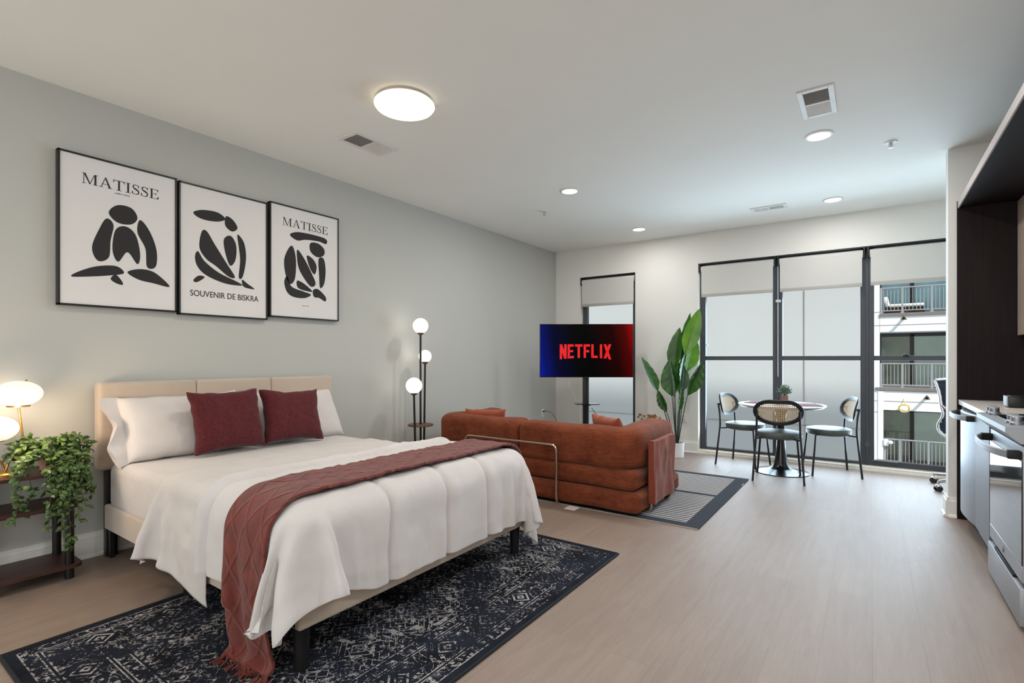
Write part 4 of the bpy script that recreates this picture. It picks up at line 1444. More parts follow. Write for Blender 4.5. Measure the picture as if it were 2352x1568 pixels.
# N
rect2(x, x + sw, None); rect2(x + lw - sw, x + lw, None)
bar([(x + lw - sw * 1.05, arch(x + lw - sw)), (x + lw, arch(x + lw)), (x + sw * 1.05, zt), (x, zt)]); nx()
# E
rect2(x, x + sw, None); rect2(x, x + lw - 0.008, zt - 0.030); rect2(x, x + lw - 0.016, 1.322, 1.350)
bar([(x, arch(x)), (x + lw - 0.006, arch(x + lw)), (x + lw - 0.006, arch(x + lw) + 0.029), (x, arch(x) + 0.029)]); nx()
# T
rect2(x - 0.004, x + lw + 0.004, zt - 0.030); rect2(x + lw / 2 - sw / 2, x + lw / 2 + sw / 2, None); nx()
# F
rect2(x + 0.006, x + sw + 0.006, None); rect2(x + 0.006, x + lw, zt - 0.030); rect2(x + 0.006, x + lw - 0.010, 1.320, 1.350); nx()
# L
rect2(x + 0.004, x + sw + 0.004, None)
bar([(x + 0.004, arch(x)), (x + lw - 0.002, arch(x + lw)), (x + lw - 0.002, arch(x + lw) + 0.030), (x + 0.004, arch(x) + 0.030)]); nx()
# I
rect2(x + 0.014, x + 0.014 + sw, None); x += 0.062
# X
bar([(x, zt), (x + 0.034, zt), (x + lw + 0.012, arch(0.345) - 0.004), (x + lw - 0.024, arch(0.345) + 0.0)])
bar([(x, arch(x)), (x + 0.034, arch(x + 0.03)), (x + lw + 0.012, zt), (x + lw - 0.024, zt)])
obj('screen_lettering', b, M_REDTXT, scr, smooth=False)

M_CORDW = mat('white_cable', lin(206, 204, 200), 0.5)
M_CORDB = mat('grey_cable', lin(54, 54, 56), 0.5)
b = NB()
tube(b, catmull([(0.80, -1.02, 1.00), (0.79, -1.03, 0.90), (0.83, -1.00, 0.80), (0.86, -0.98, 0.70), (0.88, -0.98, 0.672)], 8, False), 0.0022, 6)
tag(obj('signal_cable', b, M_CORDW, world=True), 'thin pale cable hanging from the television to the stand shelf', 'cable')

# ------------------------------------------------------------------ sockets
M_PLATE = mat('white_socket_plate', lin(232, 230, 226), 0.4)
M_SLOT = mat('socket_slot', lin(60, 58, 56), 0.6)
def socket(label, c, nrm):
    """wall plate centred at c facing nrm (unit axis)"""
    r = thing('wall_socket', label, 'socket', c, group='wall sockets')
    n = Vector(nrm); s = Vector((-n.y, n.x, 0))
    M = Matrix((( s.x, n.x, 0, 0), (s.y, n.y, 0, 0), (0, 0, 1, 0), (0, 0, 0, 1)))
    b = NB(); box(b, (-0.036, 0, -0.058), (0.036, 0.006, 0.058), 0.003, 2, M); obj('plate', b, M_PLATE, r)
    for z in (0.024, -0.024):
        b = NB()
        for dx in (-0.007, 0.007):
            box(b, (dx - 0.0014, 0.006, z - 0.004), (dx + 0.0014, 0.0068, z + 0.006), 0, 1, M)
        lathe(b, [(0.003, -0.0008), (0.003, 0.0008)], M @ Vector((0, 0.0062, z - 0.011)), 8, Matrix.Rotation(PI / 2, 4, 'X') if abs(n.y) > 0 else Matrix.Rotation(PI / 2, 4, 'Y'))
        obj('outlet', b, M_SLOT, r, smooth=False)
socket('wall socket on the grey wall with a cable plugged in', (0.0, -0.402, 0.432), (1, 0, 0))
socket('empty wall socket between the tall plant and the wide window', (1.972, 0.0, 0.45), (0, -1, 0))
pc = thing('power_cable', 'grey power cable plugged into the grey wall socket', 'cable', (0.02, -0.40, 0.455))
b = NB(); box(b, (0.0065, -0.415, 0.447), (0.035, -0.389, 0.467), 0.005, 2); obj('plug', b, M_CORDB, pc, world=True)
b = NB(); tube(b, catmull([(0.034, -0.402, 0.457), (0.08, -0.40, 0.462), (0.16, -0.40, 0.44), (0.25, -0.42, 0.34), (0.32, -0.45, 0.20), (0.40, -0.5, 0.03), (0.62, -0.75, 0.012)], 9, False), 0.0035, 8)
obj('lead', b, M_CORDB, pc, world=True)
b = NB(); tube(b, catmull([(1.03, -0.86, 0.60), (1.10, -0.83, 0.50), (1.17, -0.80, 0.42), (1.10, -0.83, 0.40), (1.16, -0.80, 0.36), (1.08, -0.83, 0.33), (1.04, -0.86, 0.40)], 8, False), 0.004, 8)
tag(obj('looped_cable', b, M_BLACK, world=True), 'black cable looped beside the television stand pole', 'cable')
# ------------------------------------------------------------------ tall plant
M_PLEAF = leafmat('broad_leaf_upper', lin(22, 62, 16), lin(52, 104, 26), 0.35, 7)
M_PLEAFB = leafmat('broad_leaf_young', lin(70, 122, 26), lin(112, 160, 44), 0.35, 6)
M_PUNDER = leafmat('broad_leaf_underside', lin(104, 134, 116), lin(132, 158, 140), 0.5, 9)
M_PSTEM = mat('dark_green_stem', lin(38, 52, 34), 0.5, var=0.2, vscale=20)
M_POTW = mat('white_planter', lin(236, 236, 236), 0.45)
pl = thing('tall_potted_plant', 'tall potted plant with broad paddle leaves in a white pot behind the sofa', 'plant', (1.995, -0.42, 0))
b = NB(); lathe(b, [(0.0, 0.0), (0.082, 0.0), (0.088, 0.004), (0.094, 0.180), (0.094, 0.184), (0.088, 0.184), (0.086, 0.150), (0.0, 0.150)], (1.995, -0.42, 0), 40)
obj('pot', b, M_POTW, pl, world=True)
b = NB(); lathe(b, [(0.0, 0.150), (0.086, 0.150), (0.05, 0.166), (0.0, 0.170)], (1.995, -0.42, 0), 20); obj('soil', b, mat('dark_soil', lin(52, 42, 34), 0.95), pl, world=True)
VIEW = Vector((0.30, -0.95, 0.05))
def big_leaf(base, tip, w, turn, mats, bend=0.06, fold=0.30, widest=0.42, stem_from=None):
    """paddle leaf: base/tip points, face turned by turn about its own axis from the room side"""
    base, tip = Vector(base), Vector(tip)
    ax = tip - base; L = ax.length; ax.normalize()
    n0 = (VIEW - ax * VIEW.dot(ax)).normalized()
    n = Matrix.Rotation(turn, 3, ax) @ n0
    s = ax.cross(n).normalized()
    K, W_ = 22, 12
    Pt = np.zeros((K + 1, W_ + 1, 3)); Pb = Pt.copy()
    for i in range(K + 1):
        t = i / K
        prof = (math.sin(PI * min(1, t / (2 * widest)) / 1.0) if t < widest else math.cos((t - widest) / (1 - widest) * PI / 2) ** 0.75)
        prof = max(prof, 0.02) if 0 < i < K else 0.012
        c = base + ax * L * t - n * bend * L * (t ** 2) * 1.5
        for j in range(W_ + 1):
            q = j / W_ * 2 - 1
            h = abs(q) * w / 2 * prof * fold
            rip = 0.004 * math.sin(t * 34 + abs(q) * 6) * abs(q)
            p = c + s * q * w / 2 * prof * math.sqrt(max(0.05, 1 - fold * fold * 0.5)) + n * (h + rip)
            Pt[i, j] = p + n * 0.0012
            Pb[i, j] = p - n * 0.0012
    b = NB()
    grid(b, Pt, mi=0); grid(b, Pb[::-1], mi=1)
    for A, B_ in ((Pt[:, 0], Pb[:, 0]), (Pt[:, -1], Pb[:, -1])):
        grid(b, np.stack([A, B_]), mi=1)
    lf = obj('leaf', b, [mats, M_PUNDER], pl, world=True, angle=80, keep=False)
    b = NB()
    f = Vector(stem_from) if stem_from else Vector((1.995 + (base.x - 1.995) * 0.12, -0.42 + (base.y + 0.42) * 0.1, 0.155))
    m1 = f.lerp(base, 0.5) + Vector((0, 0, 0.02))
    ribp = [base + ax * L * t - n * bend * L * (t ** 2) * 1.5 - n * 0.002 for t in (0.25, 0.5, 0.75, 0.93)]
    tube(b, [tuple(q) for q in catmull([f, m1, base] + ribp, 5, False)], [0.0068 * (1 - 0.72 * k / 30) for k in range(31)], 8)
    obj('stem', b, M_PSTEM, pl, world=True)
    return lf
big_leaf((2.10, -0.43, 1.28), (2.275, -0.40, 1.855), 0.205, 0.15, M_PLEAFB, 0.02, 0.22, 0.40)
big_leaf((2.06, -0.36, 1.10), (2.130, -0.34, 1.815), 0.190, -0.95, M_PLEAF, 0.02, 0.35, 0.45)
big_leaf((2.085, -0.30, 1.07), (2.20, -0.28, 1.50), 0.20, 0.5, M_PLEAFB, 0.02, 0.30, 0.40)
big_leaf((1.965, -0.40, 1.07), (2.008, -0.37, 1.635), 0.225, -0.65, M_PLEAF, 0.03, 0.45, 0.40)
big_leaf((1.772, -0.47, 0.82), (1.588, -0.52, 1.265), 0.150, 0.75, M_PLEAF, 0.03, 0.40, 0.30)
big_leaf((1.945, -0.44, 0.76), (1.895, -0.40, 1.225), 0.245, -0.25, M_PLEAF, 0.02, 0.35, 0.36)
big_leaf((2.005, -0.33, 0.79), (2.015, -0.28, 1.21), 0.22, 0.35, M_PLEAF, 0.02, 0.35, 0.36)
big_leaf((2.140, -0.45, 0.78), (2.338, -0.48, 1.20), 0.180, 0.35, M_PLEAF, 0.02, 0.60, 0.40)
big_leaf((1.900, -0.50, 0.56), (1.792, -0.54, 0.84), 0.125, -0.45, M_PLEAF, 0.03, 0.50, 0.42)
big_leaf((2.040, -0.50, 0.56), (2.095, -0.52, 0.88), 0.095, 0.9, M_PLEAF, 0.02, 0.50, 0.42)
big_leaf((1.985, -0.50, 0.74), (1.945, -0.50, 1.19), 0.130, 1.25, M_PLEAF, 0.02, 0.70, 0.40)
big_leaf((2.055, -0.46, 0.96), (2.10, -0.46, 1.30), 0.12, -1.35, M_PLEAF, 0.02, 0.65, 0.40)
b = NB()
for (a, c) in (((2.0, -0.42, 0.16), (2.035, -0.41, 0.26)), ((1.985, -0.43, 0.16), (1.965, -0.44, 0.23))):
    tube(b, [a, tuple(Vector(a).lerp(Vector(c), 0.6)), c], [0.012, 0.010, 0.002], 8)
obj('shoot', b, mat('dry_sheath', lin(84, 62, 44), 0.7), pl, world=True)

# dried flowers whose top shows over the right-hand sofa cushion
M_DRY = leafmat('dried_bloom', lin(96, 66, 40), lin(164, 124, 72), 0.8, 60)
dv = thing('dried_flower_vase', 'vase of small brown dried blooms peeping over the right sofa cushion', 'vase', (1.95, -1.32, 0))
b = NB(); lathe(b, [(0.0, 0.0), (0.06, 0.0), (0.085, 0.12), (0.07, 0.30), (0.04, 0.40), (0.045, 0.43), (0.035, 0.43), (0.0, 0.36)], (1.95, -1.32, 0), 28)
obj('vase', b, mat('brown_vase', lin(96, 72, 58), 0.5), dv, world=True)
rng = random.Random(5); b = NB(); sb = NB()
for i in range(30):
    e = Vector((1.95 + rng.uniform(-0.11, 0.13), -1.32 + rng.uniform(-0.08, 0.08), 0.565 + rng.uniform(-0.02, 0.035)))
    tube(sb, [(1.95, -1.32, 0.42), tuple(Vector((1.95, -1.32, 0.42)).lerp(e, 0.6) + Vector((0, 0, 0.01))), tuple(e)], 0.0014, 4)
    for k in range(7):
        leaf_quad(b, e, (rng.uniform(-1, 1), rng.uniform(-1, 1), rng.uniform(-0.3, 1)), (rng.uniform(-1, 1), -1, rng.uniform(0, 1)), 0.022, 0.014, 0.4)
obj('stem', sb, M_VINE, dv, world=True); obj('bloom', b, M_DRY, dv, world=True, angle=180, keep=True)
b = NB()
for k in range(5):
    leaf_quad(b, (2.07, -1.36, 0.50), (rng.uniform(-0.3, 0.6), rng.uniform(-0.5, 0.2), 1), (0.3, -1, 0.2), 0.055, 0.03, 0.3)
obj('leaf', b, M_IVY, dv, world=True, angle=180, keep=True)

# ------------------------------------------------------------------ dining set
M_TTOP = mat('white_table_top', lin(226, 226, 226), 0.3, var=0.02)
M_TBASE = mat('black_table_base', lin(18, 19, 23), 0.22, spec=0.6)
TX, TY = 3.195, -0.615
dt = thing('dining_table', 'round white dining table on a black pedestal by the wide window', 'table', (TX, TY, 0))
b = NB(); lathe(b, [(0.0, 0.716), (0.40, 0.716), (0.425, 0.728), (0.430, 0.738), (0.428, 0.742), (0.0, 0.742)], (0, 0, 0), 64); obj('tabletop', b, M_TTOP, dt)
b = NB(); lathe(b, [(0.0, 0.700), (0.40, 0.712), (0.418, 0.722), (0.418, 0.7265), (0.0, 0.7165)], (0, 0, 0), 64); obj('underside_rim', b, M_TBASE, dt)
b = NB(); lathe(b, [(0.0, 0.0), (0.275, 0.0), (0.275, 0.008), (0.22, 0.018), (0.13, 0.036), (0.092, 0.056), (0.075, 0.085), (0.062, 0.14), (0.046, 0.26), (0.036, 0.40), (0.040, 0.56), (0.062, 0.66), (0.10, 0.70), (0.0, 0.704)], (0, 0, 0), 48)
obj('pedestal', b, M_TBASE, dt)
M_MAT = fabric('plum_placemat_cloth', lin(112, 56, 70), var=0.15, vscale=20, weave=500, bump=0.5)
def placemat(label, x, y, rz):
    b = NB()
    n = 18
    xs = np.linspace(-0.17, 0.17, n)[:, None] * np.ones((1, n)); ys = np.linspace(-0.12, 0.12, n)[None, :] * np.ones((n, 1))
    z = 0.7435 + 0.004 * (1 + vnoise(xs * 12 + x, ys * 9 + y, 71)) * (1 - (xs / 0.17) ** 6)
    P = np.stack([xs, ys, z], -1)
    grid(b, P)
    b.transform(Matrix.Rotation(rz, 4, 'Z'))
    o = obj('placemat', b, M_MAT, angle=180)
    o.location = (x, y, 0)
    md = o.modifiers.new('thickness', 'SOLIDIFY'); md.thickness = 0.003; md.offset = 1
    tag(o, label, 'placemat', 'plum placemats')
placemat('plum placemat on the table before the left-hand chair', 2.985, -0.545, 1.32)
placemat('plum placemat on the table before the right-hand chair', 3.435, -0.60, 1.92)
pp = thing('small_potted_plant', 'small grey-green plant in a square terracotta pot on the dining table', 'plant', (3.205, -0.40, 0.742))
b = NB(); box(b, (-0.037, -0.037, 0.0), (0.037, 0.037, 0.085), 0.006, 2); obj('pot', b, mat('terracotta_pot', lin(120, 88, 78), 0.8), pp)
rng = random.Random(8); b = NB(); sb = NB()
for i in range(95):
    a = rng.uniform(0, 2 * PI); el = rng.uniform(0.15, 1.45)
    e = Vector((math.cos(a) * math.cos(el), math.sin(a) * math.cos(el), math.sin(el))) * rng.uniform(0.055, 0.095) + Vector((0, 0, 0.105))
    tube(sb, [(0, 0, 0.08), tuple(e * 0.6 + Vector((0, 0, 0.035))), tuple(e)], 0.001, 4)
    for k in range(6):
        p = Vector((0, 0, 0.08)).lerp(e, rng.uniform(0.55, 1.0))
        leaf_quad(b, p, (rng.uniform(-1, 1), rng.uniform(-1, 1), rng.uniform(-0.3, 1)), (rng.uniform(-1, 1), rng.uniform(-1, 1), 1), 0.020, 0.013, 0.3)
obj('stem', sb, M_VINE, pp); obj('foliage', b, leafmat('grey_green_leaf', lin(74, 98, 76), lin(148, 168, 146), 0.6, 60), pp, angle=180, keep=True)

M_CHLEATHER = mat('grey_green_leather', lin(74, 82, 80), 0.42, var=0.1, vscale=14, bump=0.15, bscale=260, spec=0.45)
M_CHFR = mat('black_chair_tube', lin(26, 27, 32), 0.38)
M_STUD = mat('brass_stud', lin(168, 140, 92), 0.35, 1.0)
def cane_material():
    m = bpy.data.materials.new('woven_cane')
    t = NT(m)
    uv = t.new('ShaderNodeTexCoord').outputs['UV']
    s = t.sep(uv)
    fx = t.math('ABSOLUTE', t.math('SUBTRACT', t.math('FRACT', t.math('MULTIPLY', s[0], 62)), 0.5))
    fy = t.math('ABSOLUTE', t.math('SUBTRACT', t.math('FRACT', t.math('MULTIPLY', s[1], 62)), 0.5))
    hole = t.math('MULTIPLY', t.math('LESS_THAN', fx, 0.27), t.math('LESS_THAN', fy, 0.27))
    t.bsdf.inputs['Alpha'].default_value = 1
    t.link(t.math('SUBTRACT', 1.0, hole), t.bsdf.inputs['Alpha'])
    nz = t.noise(t.mapping(uv, (200, 30, 1)), 1.0, 2)
    t.link(t.ramp(nz, [(0.3, lin(176, 150, 116)), (0.7, lin(208, 186, 152))]), t.bsdf.inputs['Base Color'])
    t.bsdf.inputs['Roughness'].default_value = 0.6
    return m
M_CANE = cane_material()
def make_chair(label, loc, rz):
    """dining chair facing local +y"""
    t = thing('dining_chair', label, 'chair', loc, rz, 'cane-backed dining chairs')
    sp = [(0.0, 0.424), (0.185, 0.420), (0.206, 0.428), (0.213, 0.445), (0.215, 0.476), (0.209, 0.487), (0.18, 0.494), (0.0, 0.499)]
    b = NB(); lathe(b, sp, (0, 0, 0), 48)
    for v in b.verts:
        v.co.y *= 1.0; v.co.x *= 1.03
    obj('seat', b, M_CHLEATHER, t)
    b = NB()
    for k in range(88):
        a = 2 * PI * k / 88
        ball(b, (0.2195 * math.cos(a), 0.2135 * math.sin(a), 0.474), 0.0032, 0.0032, 0.0042, 6, 4)
    obj('stud_row', b, M_STUD, t)
    for sx in (-1, 1):
        b = NB(); tube(b, [(sx * 0.170, 0.165, 0.440), (sx * 0.205, 0.205, 0.0)], 0.0105, 12); obj('leg', b, M_CHFR, t)
        b = NB(); tube(b, catmull([(sx * 0.228, -0.245, 0.0), (sx * 0.212, -0.222, 0.25), (sx * 0.198, -0.205, 0.45), (sx * 0.192, -0.212, 0.60), (sx * 0.190, -0.232, 0.715)], 5, False), 0.0105, 12)
        obj('leg', b, M_CHFR, t)
        b = NB(); tube(b, [(sx * 0.198, -0.206, 0.428), (sx * 0.09, -0.10, 0.432), (sx * 0.172, 0.165, 0.432)], 0.008, 10); obj('seat_support', b, M_CHFR, t)
        b = NB(); box(b, (sx * 0.190 - 0.009, -0.236, 0.69), (sx * 0.190 + 0.009, -0.206, 0.718), 0.004); obj('back_bracket', b, M_CHFR, t)
    # oval back, curved around the sitter
    def outline(a, k=1.0):
        x = 0.228 * math.cos(a) * k
        z = 0.128 * math.sin(a) * k
        z += (-0.016 * math.exp(-(x / 0.09) ** 2)) * (1 if z > 0 else 0) * (z / 0.128)
        z *= 1.0 + 0.10 * (x / 0.228) ** 2
        return x, z
    def place(x, z):
        return (x, -0.222 + 0.055 * (x / 0.228) ** 2 - 0.20 * (z) - 0.012, 0.705 + z)
    b = NB()
    N_ = 64
    R4 = rrect(0.040, 0.022, 0.009, 3)
    P = np.zeros((N_, len(R4), 3))
    for i in range(N_):
        a = 2 * PI * i / N_
        x, z = outline(a, 0.92)
        nxv, nzv = math.cos(a) / 0.228, math.sin(a) / 0.128
        ln = math.hypot(nxv, nzv); nxv /= ln; nzv /= ln
        for j, (u_, v_) in enumerate(R4):
            p = Vector(place(x + nxv * u_, z + nzv * u_))
            P[i, j] = p + Vector((0, v_, 0))
    grid(b, P, cu=True, cv=True)
    obj('back_frame', b, M_CHFR, t)
    b = NB()
    K, A = 10, 48
    rows = []; uvs = []
    P = np.zeros((K + 1, A, 3)); UVc = np.zeros((K + 1, A, 2))
    for i in range(K + 1):
        for j in range(A):
            x, z = outline(2 * PI * j / A, 0.86 * max(i / K, 0.01))
            P[i, j] = place(x, z); UVc[i, j] = (x, z)
    grid(b, P, cv=True)
    o = obj('cane_panel', b, M_CANE, t, angle=180)
    set_uv(o.data, UVc.reshape(-1, 2))
    return t
ch = make_chair('dining chair with its cane back to the room, nearest the sofa side of the table', (3.215, -0.965, 0), 0.12)
def place_chair(label, x, y, rz):
    c = copy_tree(ch)
    c.location = (x, y, 0); c.rotation_euler = (0, 0, rz); c['label'] = label
    return c
place_chair('dining chair at the left of the table beside the tall plant', 2.795, -0.425, -PI / 2 - 0.22)
place_chair('dining chair at the right of the table near the office chair', 3.625, -0.385, PI / 2 + 0.32)

# ------------------------------------------------------------------ office chair (half behind the partition)
M_CHROME = mat('chrome', lin(222, 222, 226), 0.10, 1.0, var=0.02)
M_OLEATH = mat('dark_ribbed_leather', lin(40, 45, 54), 0.7, var=0.06, spec=0.03)
oc = thing('office_chair', 'ribbed dark office chair on chrome castors half hidden behind the partition', 'chair', (4.79, -0.49, 0), -0.30)
prof = catmull([(-0.315, 1.035), (-0.285, 0.93), (-0.268, 0.80), (-0.256, 0.71), (-0.290, 0.62), (-0.275, 0.55), (-0.200, 0.505), (-0.10, 0.490), (0.06, 0.488), (0.16, 0.492), (0.205, 0.470)], 9, False)
prof = [np.array((q[0] + 0.078, q[1])) for q in prof]
Kp = len(prof)
yw = np.linspace(-0.225, 0.225, 14)
Pf = np.zeros((Kp, 14, 3)); Pk = Pf.copy()
for i, q in enumerate(prof):
    d = np.array(prof[min(i + 1, Kp - 1)]) - np.array(prof[max(i - 1, 0)]); d = d / np.linalg.norm(d)
    nrm = np.array((-d[1], d[0])) * 1.0
    if nrm[0] < 0 and i < Kp * 0.5: nrm = -nrm
    rib = 0.006 * abs(math.sin(i / Kp * PI * 22))
    for j, y in enumerate(yw):
        Pf[i, j] = (q[0] + nrm[0] * (0.010 + rib), y, q[1] + nrm[1] * (0.010 + rib))
        Pk[i, j] = (q[0] - nrm[0] * 0.010, y, q[1] - nrm[1] * 0.010)
b = NB(); grid(b, Pf); grid(b, Pk[::-1])
for A, B_ in ((Pf[0], Pk[0]), (Pf[-1], Pk[-1]), (Pf[:, 0], Pk[:, 0]), (Pf[:, -1], Pk[:, -1])):
    grid(b, np.stack([A, B_]))
bmesh.ops.remove_doubles(b, verts=list(b.verts), dist=0.0004)
obj('ribbed_sling', b, M_OLEATH, oc, angle=50)
for y in (-0.232, 0.232):
    b = NB(); tube(b, [(q[0], y, q[1]) for q in prof], 0.012, 10); obj('side_frame', b, M_CHROME, oc)
b = NB(); cyl(b, (-0.233, -0.243, 1.035), (-0.233, 0.243, 1.035), 0.013, 14); obj('top_bar', b, M_CHROME, oc)
for y in (-0.26, 0.26):
    b = NB(); tube(b, round_path([(-0.185, y * 0.90, 0.80), (-0.12, y * 0.98, 0.74), (-0.02, y * 1.12, 0.70), (0.20, y * 1.15, 0.70), (0.22, y * 1.1, 0.52), (0.10, y * 0.9, 0.478)], 0.05, 5), 0.011, 10); obj('armrest', b, M_CHROME, oc)
b = NB(); cyl(b, (0, 0, 0.10), (0, 0, 0.46), 0.026, 18); box(b, (-0.09, -0.08, 0.445), (0.09, 0.08, 0.478), 0.01); obj('column', b, M_CHROME, oc)
for k in range(5):
    a = math.radians(144 + 72 * k) + 0.30
    ca, sa = math.cos(a), math.sin(a)
    b = NB(); tube(b, [(0.02 * ca, 0.02 * sa, 0.125), (0.17 * ca, 0.17 * sa, 0.108), (0.335 * ca, 0.335 * sa, 0.088)], [0.024, 0.018, 0.014], 12)
    arm = obj('base_arm', b, M_CHROME, oc)
    b = NB()
    px, py = 0.340 * ca, 0.340 * sa
    cyl(b, (px, py, 0.050), (px, py, 0.095), 0.009, 10)
    ball(b, (px, py, 0.045), 0.026, 0.024, 0.022, 14, 8)
    fork = obj('castor', b, M_CHROME, oc)
    b = NB()
    for s in (-1, 1):
        cyl(b, (px - sa * s * 0.010, py + ca * s * 0.010, 0.026), (px - sa * s * 0.024, py + ca * s * 0.024, 0.026), 0.026, 18)
    obj('wheel', b, M_BLACK, fork)

# ------------------------------------------------------------------ kitchen
M_STAIN = mat('stainless_steel', lin(158, 160, 165), 0.44, 0.9, var=0.03, vscale=3, stretch=(1, 1, 30))
M_STAINL = mat('pale_appliance_steel', lin(166, 169, 174), 0.50, 0.6, var=0.02)
M_CAB = mat('grey_oak_laminate', lin(120, 122, 128), 0.5, var=0.10, vscale=5, stretch=(20, 20, 1))
M_CABL = mat('pale_oak_laminate', lin(166, 150, 138), 0.5, var=0.10, vscale=5, stretch=(20, 20, 1))
M_ESPRP = mat('dark_espresso_panel', lin(30, 22, 21), 0.55, var=0.2, spec=0.15, vscale=4, stretch=(14, 14, 0.6))
M_STONE = mat('pale_stone_worktop', lin(196, 186, 176), 0.35, var=0.06, vscale=40)
M_TOE = mat('black_plinth', lin(18, 18, 18), 0.7)
M_BGLASS = mat('black_oven_glass', lin(14, 16, 20), 0.05, spec=0.9)

sd = thing('tall_side_panel', 'tall dark espresso panel beside the white partition edge', 'panel', (4.556, -1.70, 0))
obj('panel', bx((4.545, -1.668, 0.0), (XK, -1.650, 2.455), 0.001, 1), M_ESPRP, sd, world=True, smooth=False)
sf = thing('bulkhead_panel', 'dark espresso bulkhead with a pale front edge above the kitchen', 'panel', (4.9, -3.3, 2.40))
obj('underside', bx((4.556, -5.2, 2.400), (XK, -1.671, 2.448)), M_ESPRP, sf, world=True, smooth=False)
obj('front_edge', bx((4.548, -5.2, 2.396), (4.556, -1.671, 2.450)), mat('pale_edge_band', lin(170, 158, 154), 0.5), sf, world=True, smooth=False)
bs = bx((XK - 0.012, -5.2, 0.925), (XK, -1.671, 1.41)); struct('trim_3', bs, M_ESPRP, smooth=False)
uc = thing('wall_cabinet', 'pale oak wall cabinet at the right edge under the dark bulkhead', 'cabinet', (5.06, -3.4, 1.41))
obj('body', bx((4.90, -5.2, 1.412), (XK, -1.673, 2.396)), M_ESPRP, uc, world=True, smooth=False)
y = -1.676
while y > -5.1:
    obj('door', bx((4.880, y - 0.455, 1.408), (4.899, y - 0.003, 2.392), 0.002, 1), M_CABL, uc, world=True, smooth=False)
    y -= 0.458

dw = thing('dishwasher', 'stainless dishwasher with a bowed handle next to the white partition', 'dishwasher', (4.86, -2.105, 0))
obj('body', bx((4.59, -2.405, 0.10), (XK - 0.02, -1.800, 0.872)), M_TOE, dw, world=True, smooth=False)
n = 24
ys = np.linspace(-2.405, -1.80, n)[:, None]; zs = np.array([0.125, 0.15, 0.5, 0.86, 0.868])[None, :]
bow = 0.035 * (1 - ((ys + 2.1025) / 0.3025) ** 2)
Xf = 4.560 - bow * np.ones_like(zs) + np.array([0.02, 0, 0, 0, 0.008])[None, :]
P1 = np.stack([Xf, ys + 0 * zs, zs + 0 * ys], -1); P2 = P1.copy(); P2[..., 0] = 4.592
b = NB(); grid(b, P1); grid(b, P2[::-1])
for A, B_ in ((P1[0], P2[0]), (P1[-1], P2[-1]), (P1[:, 0], P2[:, 0]), (P1[:, -1], P2[:, -1])):
    grid(b, np.stack([A, B_]))
bmesh.ops.remove_doubles(b, verts=list(b.verts), dist=0.0003)
obj('door', b, M_STAIN, dw, world=True, angle=30)
def bow_handle(y0, y1, x_in, x_out, z, h=0.034, th=0.012):
    b = NB()
    K = 22
    P = np.zeros((K + 1, 8, 3))
    R4 = rrect(th, h, 0.004, 1)
    for i in range(K + 1):
        q = i / K * 2 - 1
        x = x_out + (x_in - x_out) * abs(q) ** 3.2
        for j, (a, c) in enumerate(R4):
            P[i, j] = (x + a, y0 + (y1 - y0) * i / K, z + c)
    V = grid(b, P, cv=True)
    b.faces.new(V[0][::-1]); b.faces.new(V[-1])
    return b
h_ = obj('handle', bow_handle(-1.845, -2.365, 4.528, 4.470, 0.838), M_STAINL, dw, world=True, angle=40)
for y in (-1.845, -2.365):
    obj('handle_end', bx((4.515, y - 0.022, 0.820), (4.556, y + 0.022, 0.856), 0.004), M_TOE, h_, world=True)
b = NB(); lathe(b, [(0.0, 0.0), (0.010, 0.0), (0.010, 0.004), (0.0, 0.004)], (4.533, -2.02, 0.25), 16, Matrix.Rotation(-PI / 2, 4, 'Y')); obj('badge', b, M_CAB, dw, world=True)

fil = thing('filler_panel', 'narrow grey filler panel between the dishwasher and the tall dark panel', 'panel', (4.58, -1.735, 0.1))
obj('panel', bx((4.572, -1.796, 0.10), (4.59, -1.672, 0.872)), M_CAB, fil, world=True, smooth=False)

bc = thing('base_cabinet', 'grey oak base cabinet with one drawer left of the stove', 'cabinet', (4.86, -2.655, 0))
obj('body', bx((4.576, -2.895, 0.10), (XK - 0.02, -2.415, 0.872)), M_CAB, bc, world=True, smooth=False)
obj('plinth', bx((4.62, -2.895, 0.0), (XK - 0.02, -1.68, 0.10)), M_TOE, bc, world=True, smooth=False)
obj('drawer', bx((4.556, -2.892, 0.735), (4.575, -2.418, 0.866), 0.0015, 1), M_CAB, bc, world=True, smooth=False)
obj('door', bx((4.556, -2.892, 0.145), (4.575, -2.418, 0.729), 0.0015, 1), M_CAB, bc, world=True, smooth=False)
wt = thing('worktop', 'pale stone worktop running from the dark panel to the stove', 'worktop', (4.9, -2.28, 0.88))
obj('slab', bx((4.552, -2.902, 0.886), (XK - 0.013, -1.672, 0.922), 0.003, 2), M_STONE, wt, world=True)

